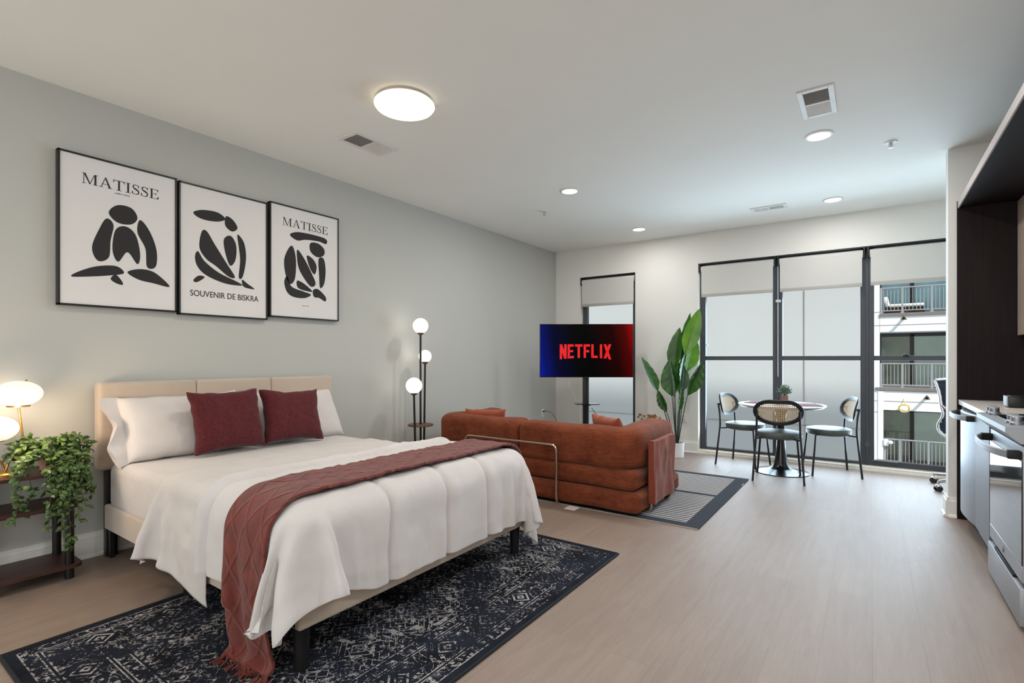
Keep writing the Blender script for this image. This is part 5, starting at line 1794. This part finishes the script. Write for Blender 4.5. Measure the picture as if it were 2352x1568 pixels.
Y0, Y1 = -3.672, -2.906
st = thing('stove', 'stainless stove with black glass oven door and front knobs at the right edge', 'stove', (4.88, (Y0 + Y1) / 2, 0))
obj('body', bx((4.60, Y0, 0.03), (XK - 0.02, Y1, 0.905)), M_TOE, st, world=True, smooth=False)
obj('cooktop', bx((4.60, Y0, 0.905), (XK - 0.02, Y1, 0.928), 0.004), M_BGLASS, st, world=True)
b = NB()   # sloping control ledge along the front
extrude_poly(b, [(4.500, Y0, 0.925), (4.600, Y0, 0.935), (4.60, Y0, 0.85), (4.552, Y0, 0.85), (4.500, Y0, 0.900)], (0, Y1 - Y0, 0))
ledge = obj('control_ledge', b, M_STAINL, st, world=True, smooth=False)
obj('ledge_display', bx((4.545, -3.46, 0.9305), (4.595, -3.12, 0.9365)), M_BGLASS, ledge, world=True, smooth=False)
for (y, x) in ((-2.985, 4.553), (-3.065, 4.553), (-3.51, 4.553), (-3.59, 4.553)):
    b = NB(); lathe(b, [(0.026, 0.0), (0.026, 0.010), (0.021, 0.014), (0.021, 0.034), (0.018, 0.037), (0.0, 0.037)], (x, y, 0.931), 24)
    k = obj('knob', b, M_STAIN, st, world=True)
    b = NB(); box(b, (x - 0.022, y - 0.004, 0.966), (x + 0.022, y + 0.004, 0.973), 0.002); obj('knob_grip', b, M_STAINL, k, world=True)
b = NB()
for r_, c_ in ((0.10, (4.78, -3.10)), (0.08, (5.04, -3.10)), (0.08, (4.78, -3.48)), (0.10, (5.04, -3.48))):
    lathe(b, [(r_ - 0.003, 0.9283), (r_, 0.9287), (r_ + 0.003, 0.9283)], (c_[0], c_[1], 0), 40)
obj('burner_ring', b, M_CAB, st, world=True)
door = obj('oven_door', bx((4.560, Y0 + 0.004, 0.298), (4.598, Y1 - 0.004, 0.838), 0.003, 2), M_STAINL, st, world=True)
obj('oven_window', bx((4.556, Y0 + 0.012, 0.300), (4.561, Y1 - 0.012, 0.770)), M_BGLASS, door, world=True, smooth=False)
b = NB()
for i in range(9):
    box(b, (4.572, Y1 - 0.10 - i * 0.066 - 0.05, 0.8375), (4.588, Y1 - 0.10 - i * 0.066, 0.8392))
obj('vent_slot', b, M_TOE, door, world=True, smooth=False)
hd = obj('oven_handle', bow_handle(Y1 - 0.04, Y0 + 0.04, 4.520, 4.468, 0.795, 0.036, 0.012), M_STAINL, st, world=True, angle=40)
for y in (Y1 - 0.045, Y0 + 0.045):
    obj('handle_end', bx((4.512, y - 0.024, 0.776), (4.560, y + 0.024, 0.814), 0.004), M_TOE, hd, world=True)
obj('oven_door_foot', bx((4.556, Y0 + 0.004, 0.222), (4.60, Y1 - 0.004, 0.297), 0.002, 1), M_STAINL, st, world=True)
b = NB(); lathe(b, [(0.0, 0.0), (0.021, 0.0), (0.021, 0.003), (0.017, 0.005), (0.0, 0.005)], (4.5565, -3.275, 0.262), 28, Matrix.Rotation(-PI / 2, 4, 'Y')); obj('round_badge', b, M_STAIN, st, world=True)
dr = obj('warming_drawer', bx((4.548, Y0 + 0.004, 0.025), (4.60, Y1 - 0.004, 0.196), 0.004, 2), M_STAINL, st, world=True)
obj('drawer_grip', bx((4.552, Y0 + 0.16, 0.1925), (4.59, Y1 - 0.16, 0.2105), 0.002, 1), M_TOE, dr, world=True)
cb = thing('storage_box', 'small black box with a pale end on the worktop behind the stove knobs', 'box', (4.76, -2.31, 0.922))
M_BOXBLK = mat('black_box_shell', lin(24, 24, 27), 0.35)
b = NB(); box(b, (4.722, -2.362, 0.926), (4.826, -2.250, 0.992), 0.005, 2); obj('body', b, M_BOXBLK, cb, world=True)
b = NB(); box(b, (4.714, -2.360, 0.930), (4.7225, -2.252, 0.996), 0.002, 1); obj('end_plate', b, M_STAINL, cb, world=True)
b = NB(); box(b, (4.730, -2.356, 0.9915), (4.822, -2.256, 0.999), 0.003, 2); obj('lid', b, M_BOXBLK, cb, world=True)
b = NB(); box(b, (4.730, -2.354, 0.922), (4.818, -2.258, 0.927)); obj('foot', b, M_TOE, cb, world=True, smooth=False)

# ------------------------------------------------------------------ ceiling fittings
M_OPAL = emit('lit_ceiling_diffuser', lin(255, 236, 204), 1.25, 0.5)
M_LED = emit('lit_downlight_lens', lin(255, 253, 248), 1.6)
M_VENT = mat('white_vent_metal', lin(226, 224, 220), 0.5)
M_VDARK = mat('vent_cavity', lin(88, 86, 82), 0.8)
f = thing('ceiling_lamp', 'large round lit opal lamp on the ceiling above the bed', 'lamp', (1.573, -4.615, H))
b = NB(); lathe(b, [(0.0, 0.0), (0.172, 0.0), (0.180, -0.012), (0.180, -0.020), (0.0, -0.020)], (0, 0, 0), 56); obj('base', b, mat('lamp_base_metal', lin(190, 180, 168), 0.5), f)
b = NB(); lathe(b, [(0.178, -0.018), (0.188, -0.026), (0.190, -0.036), (0.180, -0.050), (0.150, -0.062), (0.100, -0.071), (0.050, -0.075), (0.0, -0.076)], (0, 0, 0), 56); obj('diffuser', b, M_OPAL, f)
b = NB(); box(b, (0.095, 0.150, -0.030), (0.120, 0.172, -0.014), 0.003); obj('clip', b, M_PLATE, f)
light('ceiling_lamp_light', 'AREA', (1.573, -4.615, H - 0.085), 11, (1.0, 0.88, 0.74), 0.34)
spots = [(1.590, -2.470, 'round ceiling downlight nearest the large opal lamp'),
         (1.597, -0.667, 'round ceiling downlight near the window wall above the television'),
         (3.686, -2.505, 'round ceiling downlight beside the square ceiling vent'),
         (3.680, -0.667, 'round ceiling downlight near the window wall above the dining table')]
for (x, y, lab) in spots:
    r = thing('downlight', lab, 'light', (x, y, H), group='round ceiling downlights')
    b = NB(); lathe(b, [(0.072, -0.002), (0.076, -0.010), (0.092, -0.007), (0.096, 0.0)], (0, 0, 0), 40); obj('trim_ring', b, M_VENT, r)
    b = NB(); lathe(b, [(0.0, -0.0035), (0.074, -0.0035)], (0, 0, 0), 40); obj('lens', b, M_LED, r)
    light('downlight_and_fill', 'AREA', (x, y, H - 0.013), 7 if y > -1 else 15, (1.0, 0.98, 0.95), 0.13)
for (x, y) in ((1.6, -6.9), (3.9, -6.9), (1.6, -8.6), (3.9, -8.6), (4.35, -4.3), (4.2, -5.6)):  # unseen fill lamps without fittings, added to brighten the rear and bed foot
    light('downlight_and_fill', 'AREA', (x, y, H - 0.013), 4 if y < -6 else 16, (0.96, 0.98, 1.0), 0.13)

def vent(label, x0, x1, y0, y1, along, halves, name='ceiling_vent'):
    r = thing(name, label, 'vent', ((x0 + x1) / 2, (y0 + y1) / 2, H), group='ceiling vents')
    b = NB()
    m = 0.032
    box(b, (x0, y0, H - 0.008), (x0 + m, y1, H), 0.002, 1); box(b, (x1 - m, y0, H - 0.008), (x1, y1, H), 0.002, 1)
    box(b, (x0 + m, y0, H - 0.008), (x1 - m, y0 + m, H), 0.002, 1); box(b, (x0 + m, y1 - m, H - 0.008), (x1 - m, y1, H), 0.002, 1)
    if halves:
        if along == 'y': box(b, (x0 + m, (y0 + y1) / 2 - 0.006, H - 0.008), (x1 - m, (y0 + y1) / 2 + 0.006, H))
        else: box(b, ((x0 + x1) / 2 - 0.006, y0 + m, H - 0.008), ((x0 + x1) / 2 + 0.006, y1 - m, H))
    obj('frame', b, M_VENT, r, world=True, smooth=False)
    obj('backing', bx((x0 + m, y0 + m, H - 0.0015), (x1 - m, y1 - m, H - 0.0005)), M_VDARK, r, world=True, smooth=False)
    lo, hi = ((y0 + m, y1 - m) if along == 'y' else (x0 + m, x1 - m))
    n = int((hi - lo) / 0.0125)
    b = NB()
    for i in range(n):
        c = lo + (i + 0.5) * (hi - lo) / n
        t = 0.5 if i < n / 2 else -0.30
        Mx = (Matrix.Translation(((x0 + x1) / 2, c, H - 0.005)) @ Matrix.Rotation(t, 4, 'X')) if along == 'y' else (Matrix.Translation((c, (y0 + y1) / 2, H - 0.005)) @ Matrix.Rotation(-t, 4, 'Y'))
        if along == 'y': box(b, (-(x1 - x0) / 2 + m, -0.0042, -0.0006), ((x1 - x0) / 2 - m, 0.0042, 0.0006), 0, 1, Mx)
        else: box(b, (-0.0042, -(y1 - y0) / 2 + m, -0.0006), (0.0042, (y1 - y0) / 2 - m, 0.0006), 0, 1, Mx)
    obj('louvre', b, M_VENT, r, world=True, smooth=False)
    return r
vent('slotted ceiling vent beside the large opal lamp', 0.735, 0.965, -4.515, -4.115, 'y', True)
vent('slotted ceiling vent near the window wall between two downlights', 2.915, 3.265, -0.812, -0.640, 'x', True)
vent('square white ceiling vent with two louvre rows at the top right', 3.620, 3.818, -3.285, -2.862, 'y', True)
M_SPR = mat('sprinkler_metal', lin(190, 188, 184), 0.4, 0.4)
for (x, y, lab) in ((4.123, -2.055, 'small white sprinkler head on the ceiling near the partition'),
                    (1.023, -2.020, 'small white sprinkler head on the ceiling near the grey wall')):
    r = thing('sprinkler', lab, 'sprinkler', (x, y, H), group='ceiling sprinklers')
    b = NB(); lathe(b, [(0.0, 0.0), (0.045, 0.0), (0.042, -0.006), (0.018, -0.009), (0.0, -0.009)], (0, 0, 0), 30); obj('escutcheon', b, M_VENT, r)
    b = NB(); cyl(b, (0, 0, -0.008), (0, 0, -0.034), 0.007, 12); tube(b, [(-0.010, 0, -0.010), (-0.013, 0, -0.028), (0, 0, -0.042)], 0.0022, 6); tube(b, [(0.010, 0, -0.010), (0.013, 0, -0.028), (0, 0, -0.042)], 0.0022, 6)
    obj('head', b, M_SPR, r)
    b = NB(); lathe(b, [(0.0, -0.042), (0.017, -0.043), (0.017, -0.0445), (0.0, -0.0455)], (0, 0, 0), 20); obj('deflector', b, M_SPR, r)

# ------------------------------------------------------------------ roller blinds
def blind_material(name, col, tl):
    m = mat(name, col, 0.9, var=0.01, bump=0.08, bscale=700)
    t = NT(m)
    tr = t.new('ShaderNodeBsdfTranslucent'); tr.inputs[0].default_value = col
    mx = t.new('ShaderNodeMixShader'); mx.inputs[0].default_value = tl
    t.link(t.bsdf.outputs[0], mx.inputs[1]); t.link(tr.outputs[0], mx.inputs[2]); t.link(mx.outputs[0], t.out.inputs['Surface'])
    return m
M_BLIND = blind_material('roller_blind_fabric', lin(212, 210, 205), 0.08)
M_BHEM = blind_material('roller_blind_hem', lin(176, 173, 167), 0.0)
def blind(label, x0, x1, zt_, zb):
    r = thing('roller_blind', label, 'blind', ((x0 + x1) / 2, 0.05, zt_), group='roller blinds')
    b = NB(); cyl(b, (x0 + 0.012, 0.050, zt_ - 0.065), (x1 - 0.012, 0.050, zt_ - 0.065), 0.042, 28); obj('roll', b, M_BLIND, r, world=True)
    b = NB(); box(b, (x0 + 0.02, 0.0085, zb + 0.036), (x1 - 0.02, 0.0105, zt_ - 0.065)); obj('fabric', b, M_BLIND, r, world=True, smooth=False)
    b = NB()
    box(b, (x0 + 0.02, 0.004, zb), (x1 - 0.02, 0.016, zb + 0.042), 0.004, 2)
    obj('hem_bar', b, M_BHEM, r, world=True)
    b = NB(); box(b, (x0 - 0.004, 0.004, zt_ - 0.010), (x1 + 0.004, 0.016, zt_ + 0.004), 0.002, 1); obj('head_rail', b, M_BLACK, r, world=True, smooth=False)
    for x in (x0, x1):
        b = NB(); box(b, (x - 0.006, 0.004, zt_ - 0.115), (x + 0.008, 0.092, zt_ + 0.006), 0.004, 2); obj('bracket', b, M_BLACK, r, world=True)
    return r
blind('cream roller blind over the narrow window behind the television', 0.425, 1.278, 2.452, 2.015)
blind('cream roller blind on the wide window, nearest the tall plant', 2.165, 3.048, 2.478, 2.040)
blind('cream roller blind on the wide window, above the dining table', 3.084, 3.940, 2.478, 2.040)
blind('cream roller blind on the wide window, cut off by the partition', 3.978, 4.86, 2.478, 2.045)
wd = thing('blind_wand', 'clear blind wand hanging at the mullion behind the dining table', 'wand', (3.066, 0.07, 2.4))
b = NB(); cyl(b, (3.075, 0.068, 1.02), (3.075, 0.068, 2.36), 0.005, 8); obj('rod', b, mat('clear_plastic_rod', lin(200, 204, 208), 0.2, trans=0.5), wd, world=True)
b = NB(); box(b, (3.05, 0.055, 1.925), (3.105, 0.085, 1.955), 0.006); obj('clip', b, mat('pale_plastic_clip', lin(210, 212, 214), 0.3), wd, world=True)
lt = thing('window_stop', 'small white catch on the window frame beside the tall plant', 'catch', (2.24, 0.09, 1.50))
b = NB(); box(b, (2.225, 0.072, 1.40), (2.25, 0.095, 1.43), 0.005); obj('catch', b, M_WPLASTIC, lt, world=True)
b = NB(); 
for k in range(4):
    box(b, (-0.11, -0.012, 0.0), (0.11, 0.012, 0.004), 0, 1, Matrix.Translation((4.13 + 0.012 * k, 0.080, 0.107 + 0.005 * k)) @ Matrix.Rotation(0.06 * k - 0.1, 4, 'Z'))
tag(obj('plastic_strips', b, mat('clear_plastic_strip', lin(176, 180, 186), 0.2), world=True, smooth=False), 'small bundle of clear plastic strips lying on the window bottom rail', 'strips')

# ------------------------------------------------------------------ posters
M_PFRAME = mat('black_poster_frame', lin(10, 10, 11), 0.4)
M_PAPER = mat('white_poster_canvas', lin(222, 219, 217), 0.85, var=0.012, bump=0.12, bscale=700)
M_INK = mat('black_ink', lin(40, 38, 38), 0.8, var=0.08)
XP = 0.0405
def polyyz(b, pts, x=XP):
    """filled flat outline on the wall plane, made a hair thick"""
    a = [b.verts.new((x, p[0], p[1])) for p in pts]
    c = [b.verts.new((x - 0.0012, p[0], p[1])) for p in pts]
    b.faces.new(a)
    n = len(a)
    for i in range(n):
        b.faces.new((a[i], c[i], c[(i + 1) % n], a[(i + 1) % n]))
def blob(b, pts, x=XP, k=7):
    polyyz(b, [tuple(p) for p in catmull(pts, k)], x)
GL = {
 'M': (1.16, [[(0.10, 0), (0.145, 0), (0.145, 1), (0.10, 1)], [(0.89, 0), (1.03, 0), (1.03, 1), (0.89, 1)], [(0.10, 1), (0.25, 1), (0.60, 0.04), (0.53, 0)], [(0.53, 0), (0.575, 0), (0.93, 1), (0.88, 1)],
              [(0, 0), (0.25, 0), (0.25, 0.04), (0, 0.04)], [(0.76, 0), (1.16, 0), (1.16, 0.04), (0.76, 0.04)], [(0, 0.96), (0.2, 0.96), (0.2, 1), (0, 1)], [(0.93, 0.96), (1.16, 0.96), (1.16, 1), (0.93, 1)]]),
 'A': (1.0, [[(0.11, 0), (0.165, 0), (0.495, 0.93), (0.46, 1.0)], [(0.43, 1.0), (0.53, 1.0), (0.90, 0), (0.74, 0)], [(0.25, 0.31), (0.68, 0.31), (0.68, 0.355), (0.25, 0.355)],
             [(0, 0), (0.29, 0), (0.29, 0.04), (0, 0.04)], [(0.62, 0), (1.0, 0), (1.0, 0.04), (0.62, 0.04)]]),
 'T': (0.88, [[(0.37, 0), (0.51, 0), (0.51, 1), (0.37, 1)], [(0, 0.95), (0.88, 0.95), (0.88, 1), (0, 1)], [(0, 0.74), (0.03, 0.74), (0.09, 0.95), (0, 0.95)], [(0.85, 0.74), (0.88, 0.74), (0.88, 0.95), (0.79, 0.95)], [(0.23, 0), (0.65, 0), (0.65, 0.04), (0.23, 0.04)]]),
 'I': (0.42, [[(0.14, 0), (0.28, 0), (0.28, 1), (0.14, 1)], [(0, 0), (0.42, 0), (0.42, 0.04), (0, 0.04)], [(0, 0.96), (0.42, 0.96), (0.42, 1), (0, 1)]]),
 'E': (0.80, [[(0.12, 0), (0.26, 0), (0.26, 1), (0.12, 1)], [(0, 0.955), (0.74, 0.955), (0.74, 1), (0, 1)], [(0, 0), (0.76, 0), (0.76, 0.045), (0, 0.045)], [(0.26, 0.49), (0.56, 0.49), (0.56, 0.535), (0.26, 0.535)],
             [(0.70, 0.76), (0.74, 0.76), (0.74, 0.96), (0.64, 0.96)], [(0.73, 0.26), (0.80, 0.26), (0.76, 0.045), (0.64, 0.045)], [(0.53, 0.38), (0.57, 0.38), (0.57, 0.645), (0.53, 0.645)]]),
}
def s_glyph():
    c = catmull([(0.55, 0.76), (0.50, 0.91), (0.34, 0.975), (0.17, 0.91), (0.12, 0.76), (0.20, 0.62), (0.36, 0.52), (0.52, 0.40), (0.57, 0.24), (0.50, 0.09), (0.31, 0.022), (0.14, 0.08), (0.06, 0.26)], 6, False)
    n = len(c); L, Rr = [], []
    for i, p in enumerate(c):
        d = np.array(c[min(i + 1, n - 1)]) - np.array(c[max(i - 1, 0)]); d = d / np.linalg.norm(d)
        t = i / (n - 1)
        w = 0.022 + 0.055 * math.exp(-((t - 0.5) / 0.13) ** 2) + 0.022 * math.exp(-((t - 0.27) / 0.08) ** 2) + 0.022 * math.exp(-((t - 0.73) / 0.08) ** 2)
        L.append((p[0] - d[1] * w, p[1] + d[0] * w)); Rr.append((p[0] + d[1] * w, p[1] - d[0] * w))
    quads = [[Rr[i], Rr[i + 1], L[i + 1], L[i]] for i in range(n - 1)]
    quads += [[(0.53, 0.70), (0.58, 0.70), (0.58, 0.99), (0.545, 0.99)], [(0.03, 0.01), (0.065, 0.01), (0.085, 0.31), (0.03, 0.31)]]
    return quads
GL['S'] = (0.66, s_glyph())
def serif_text(b, text, y0, y1, z, h):
    sp = 0.07
    tw = sum(GL[c][0] for c in text) + sp * (len(text) - 1)
    kx = (y1 - y0) / tw
    x = 0
    for c in text:
        w, ps = GL[c]
        for p in ps:
            polyyz(b, [(y0 + (x + a) * kx, z + cc * h) for a, cc in p])
        x += w + sp
def sans_text(parent, text, y0, y1, zc, height, weight=0.0):
    cu = bpy.data.curves.new('letters', 'FONT')
    cu.body = text; cu.align_x = 'LEFT'; cu.extrude = 0.0006; cu.offset = weight
    o = bpy.data.objects.new('letters', cu); COL.objects.link(o)
    bpy.context.view_layer.update()
    dg = bpy.context.evaluated_depsgraph_get()
    me = bpy.data.meshes.new_from_object(o.evaluated_get(dg))
    bpy.data.objects.remove(o)
    b = NB(); b.from_mesh(me); bpy.data.meshes.remove(me)
    xs = [v.co.x for v in b.verts]; ys_ = [v.co.y for v in b.verts]
    ax, bx2, ay, by = min(xs), max(xs), min(ys_), max(ys_)
    for v in b.verts:
        u = (v.co.x - ax) / (bx2 - ax); w = (v.co.y - ay) / (by - ay)
        v.co = Vector((XP - 0.0004 + v.co.z, y0 + u * (y1 - y0), zc + (w - 0.5) * height))
    return b
def poster(label, y0, y1, z0, z1):
    r = thing('framed_poster', label, 'poster', (0.0, (y0 + y1) / 2, z0), group='framed posters above the bed')
    b = NB()
    d, w = 0.046, 0.011
    box(b, (0.004, y0, z0), (d, y0 + w, z1), 0.001, 1); box(b, (0.004, y1 - w, z0), (d, y1, z1), 0.001, 1)
    box(b, (0.004, y0, z0), (d, y1, z0 + w), 0.001, 1); box(b, (0.004, y0, z1 - w), (d, y1, z1), 0.001, 1)
    obj('frame', b, M_PFRAME, r, world=True, smooth=False)
    c = obj('canvas', bx((0.006, y0 + w, z0 + w), (0.0395, y1 - w, z1 - w)), M_PAPER, r, world=True, smooth=False)
    return r, c
# first poster: lettering above an invented arrangement of rounded black cut shapes
r, c = poster('largest-looking framed poster, serif lettering over black cut shapes, nearest the nightstand', -5.950, -5.312, 1.560, 2.492)
b = NB(); serif_text(b, 'MATISSE', -5.834, -5.422, 2.317, 0.064); obj('lettering', b, M_INK, c, world=True, smooth=False)
obj('caption', sans_text(c, '(1869-1954)', -5.668, -5.588, 2.296, 0.010), M_INK, c, world=True, smooth=False)
b = NB()
blob(b, [(-5.70, 2.165), (-5.655, 2.222), (-5.58, 2.222), (-5.545, 2.165), (-5.58, 2.115), (-5.655, 2.112)])
blob(b, [(-5.785, 1.93), (-5.745, 2.06), (-5.71, 2.125), (-5.675, 2.09), (-5.69, 1.99), (-5.70, 1.88), (-5.755, 1.85)])
blob(b, [(-5.53, 2.155), (-5.475, 2.09), (-5.435, 1.97), (-5.44, 1.86), (-5.49, 1.85), (-5.50, 1.97), (-5.545, 2.07)])
blob(b, [(-5.665, 2.06), (-5.61, 2.095), (-5.555, 2.05), (-5.53, 1.93), (-5.545, 1.86), (-5.60, 1.93), (-5.65, 1.86), (-5.68, 1.93)])
blob(b, [(-5.885, 1.735), (-5.85, 1.77), (-5.76, 1.815), (-5.66, 1.83), (-5.62, 1.79), (-5.70, 1.765), (-5.80, 1.745)])
blob(b, [(-5.60, 1.80), (-5.53, 1.83), (-5.45, 1.82), (-5.37, 1.755), (-5.365, 1.73), (-5.45, 1.745), (-5.54, 1.76)])
blob(b, [(-5.665, 1.775), (-5.635, 1.745), (-5.625, 1.715), (-5.66, 1.72), (-5.69, 1.745)])
obj('cut_shapes', b, M_INK, c, world=True, smooth=False)
# second poster
r, c = poster('middle framed poster with black cut shapes above a line of plain capitals', -5.300, -4.660, 1.548, 2.484)
obj('lettering', sans_text(c, 'SOUVENIR DE BISKRA', -5.226, -4.733, 1.7075, 0.043, 0.004), M_INK, c, world=True, smooth=False)
b = NB()
blob(b, [(-5.205, 2.285), (-5.14, 2.315), (-5.04, 2.32), (-4.985, 2.285), (-5.03, 2.255), (-5.11, 2.245), (-5.175, 2.255)])
blob(b, [(-4.98, 2.305), (-4.93, 2.29), (-4.895, 2.235), (-4.935, 2.20), (-4.985, 2.235)])
blob(b, [(-5.165, 2.04), (-5.15, 2.155), (-5.115, 2.165), (-5.06, 2.08), (-4.98, 1.96), (-4.915, 1.86), (-4.96, 1.855), (-5.05, 1.92), (-5.12, 1.965)])
blob(b, [(-4.995, 2.13), (-4.945, 2.165), (-4.905, 2.10), (-4.91, 1.99), (-4.95, 1.94), (-4.985, 2.03)])
blob(b, [(-4.895, 2.185), (-4.845, 2.13), (-4.83, 2.01), (-4.855, 1.87), (-4.885, 1.86), (-4.875, 1.99), (-4.885, 2.09)])
blob(b, [(-5.195, 1.965), (-5.175, 2.01), (-5.13, 1.945), (-5.03, 1.875), (-4.90, 1.825), (-4.86, 1.80), (-4.98, 1.80), (-5.11, 1.84), (-5.175, 1.895)])
blob(b, [(-5.205, 1.80), (-5.17, 1.835), (-5.13, 1.83), (-5.16, 1.80), (-5.19, 1.785)])
blob(b, [(-4.86, 1.845), (-4.82, 1.82), (-4.765, 1.785), (-4.80, 1.782), (-4.85, 1.795)])
obj('cut_shapes', b, M_INK, c, world=True, smooth=False)
# third poster
r, c = poster('framed poster at the far end of the row, serif lettering over stacked black cut shapes', -4.640, -3.990, 1.577, 2.508)
b = NB(); serif_text(b, 'MATISSE', -4.528, -4.104, 2.339, 0.066); obj('lettering', b, M_INK, c, world=True, smooth=False)
obj('caption', sans_text(c, '(1869-1954)', -4.355, -4.292, 1.688, 0.008), M_INK, c, world=True, smooth=False)
b = NB()
blob(b, [(-4.465, 2.27), (-4.40, 2.305), (-4.26, 2.312), (-4.125, 2.30), (-4.12, 2.255), (-4.20, 2.265), (-4.32, 2.255), (-4.40, 2.235)])
blob(b, [(-4.275, 2.235), (-4.20, 2.245), (-4.14, 2.205), (-4.145, 2.15), (-4.21, 2.125), (-4.275, 2.165)])
blob(b, [(-4.515, 2.06), (-4.47, 2.165), (-4.435, 2.17), (-4.41, 2.06), (-4.42, 1.91), (-4.465, 1.86), (-4.505, 1.94)])
blob(b, [(-4.40, 2.155), (-4.34, 2.10), (-4.26, 1.97), (-4.225, 1.89), (-4.27, 1.86), (-4.34, 1.93), (-4.39, 2.02)])
blob(b, [(-4.31, 2.12), (-4.25, 2.10), (-4.215, 2.04), (-4.235, 1.97), (-4.28, 2.02)])
blob(b, [(-4.195, 2.11), (-4.145, 2.12), (-4.125, 2.02), (-4.14, 1.90), (-4.18, 1.86), (-4.19, 1.97)])
blob(b, [(-4.515, 1.87), (-4.49, 1.92), (-4.45, 1.84), (-4.34, 1.81), (-4.27, 1.79), (-4.33, 1.755), (-4.43, 1.755), (-4.49, 1.79)])
blob(b, [(-4.40, 1.895), (-4.34, 1.88), (-4.26, 1.825), (-4.29, 1.815), (-4.39, 1.835)])
blob(b, [(-4.25, 1.83), (-4.20, 1.845), (-4.125, 1.785), (-4.13, 1.745), (-4.19, 1.77), (-4.24, 1.775)])
obj('cut_shapes', b, M_INK, c, world=True, smooth=False)
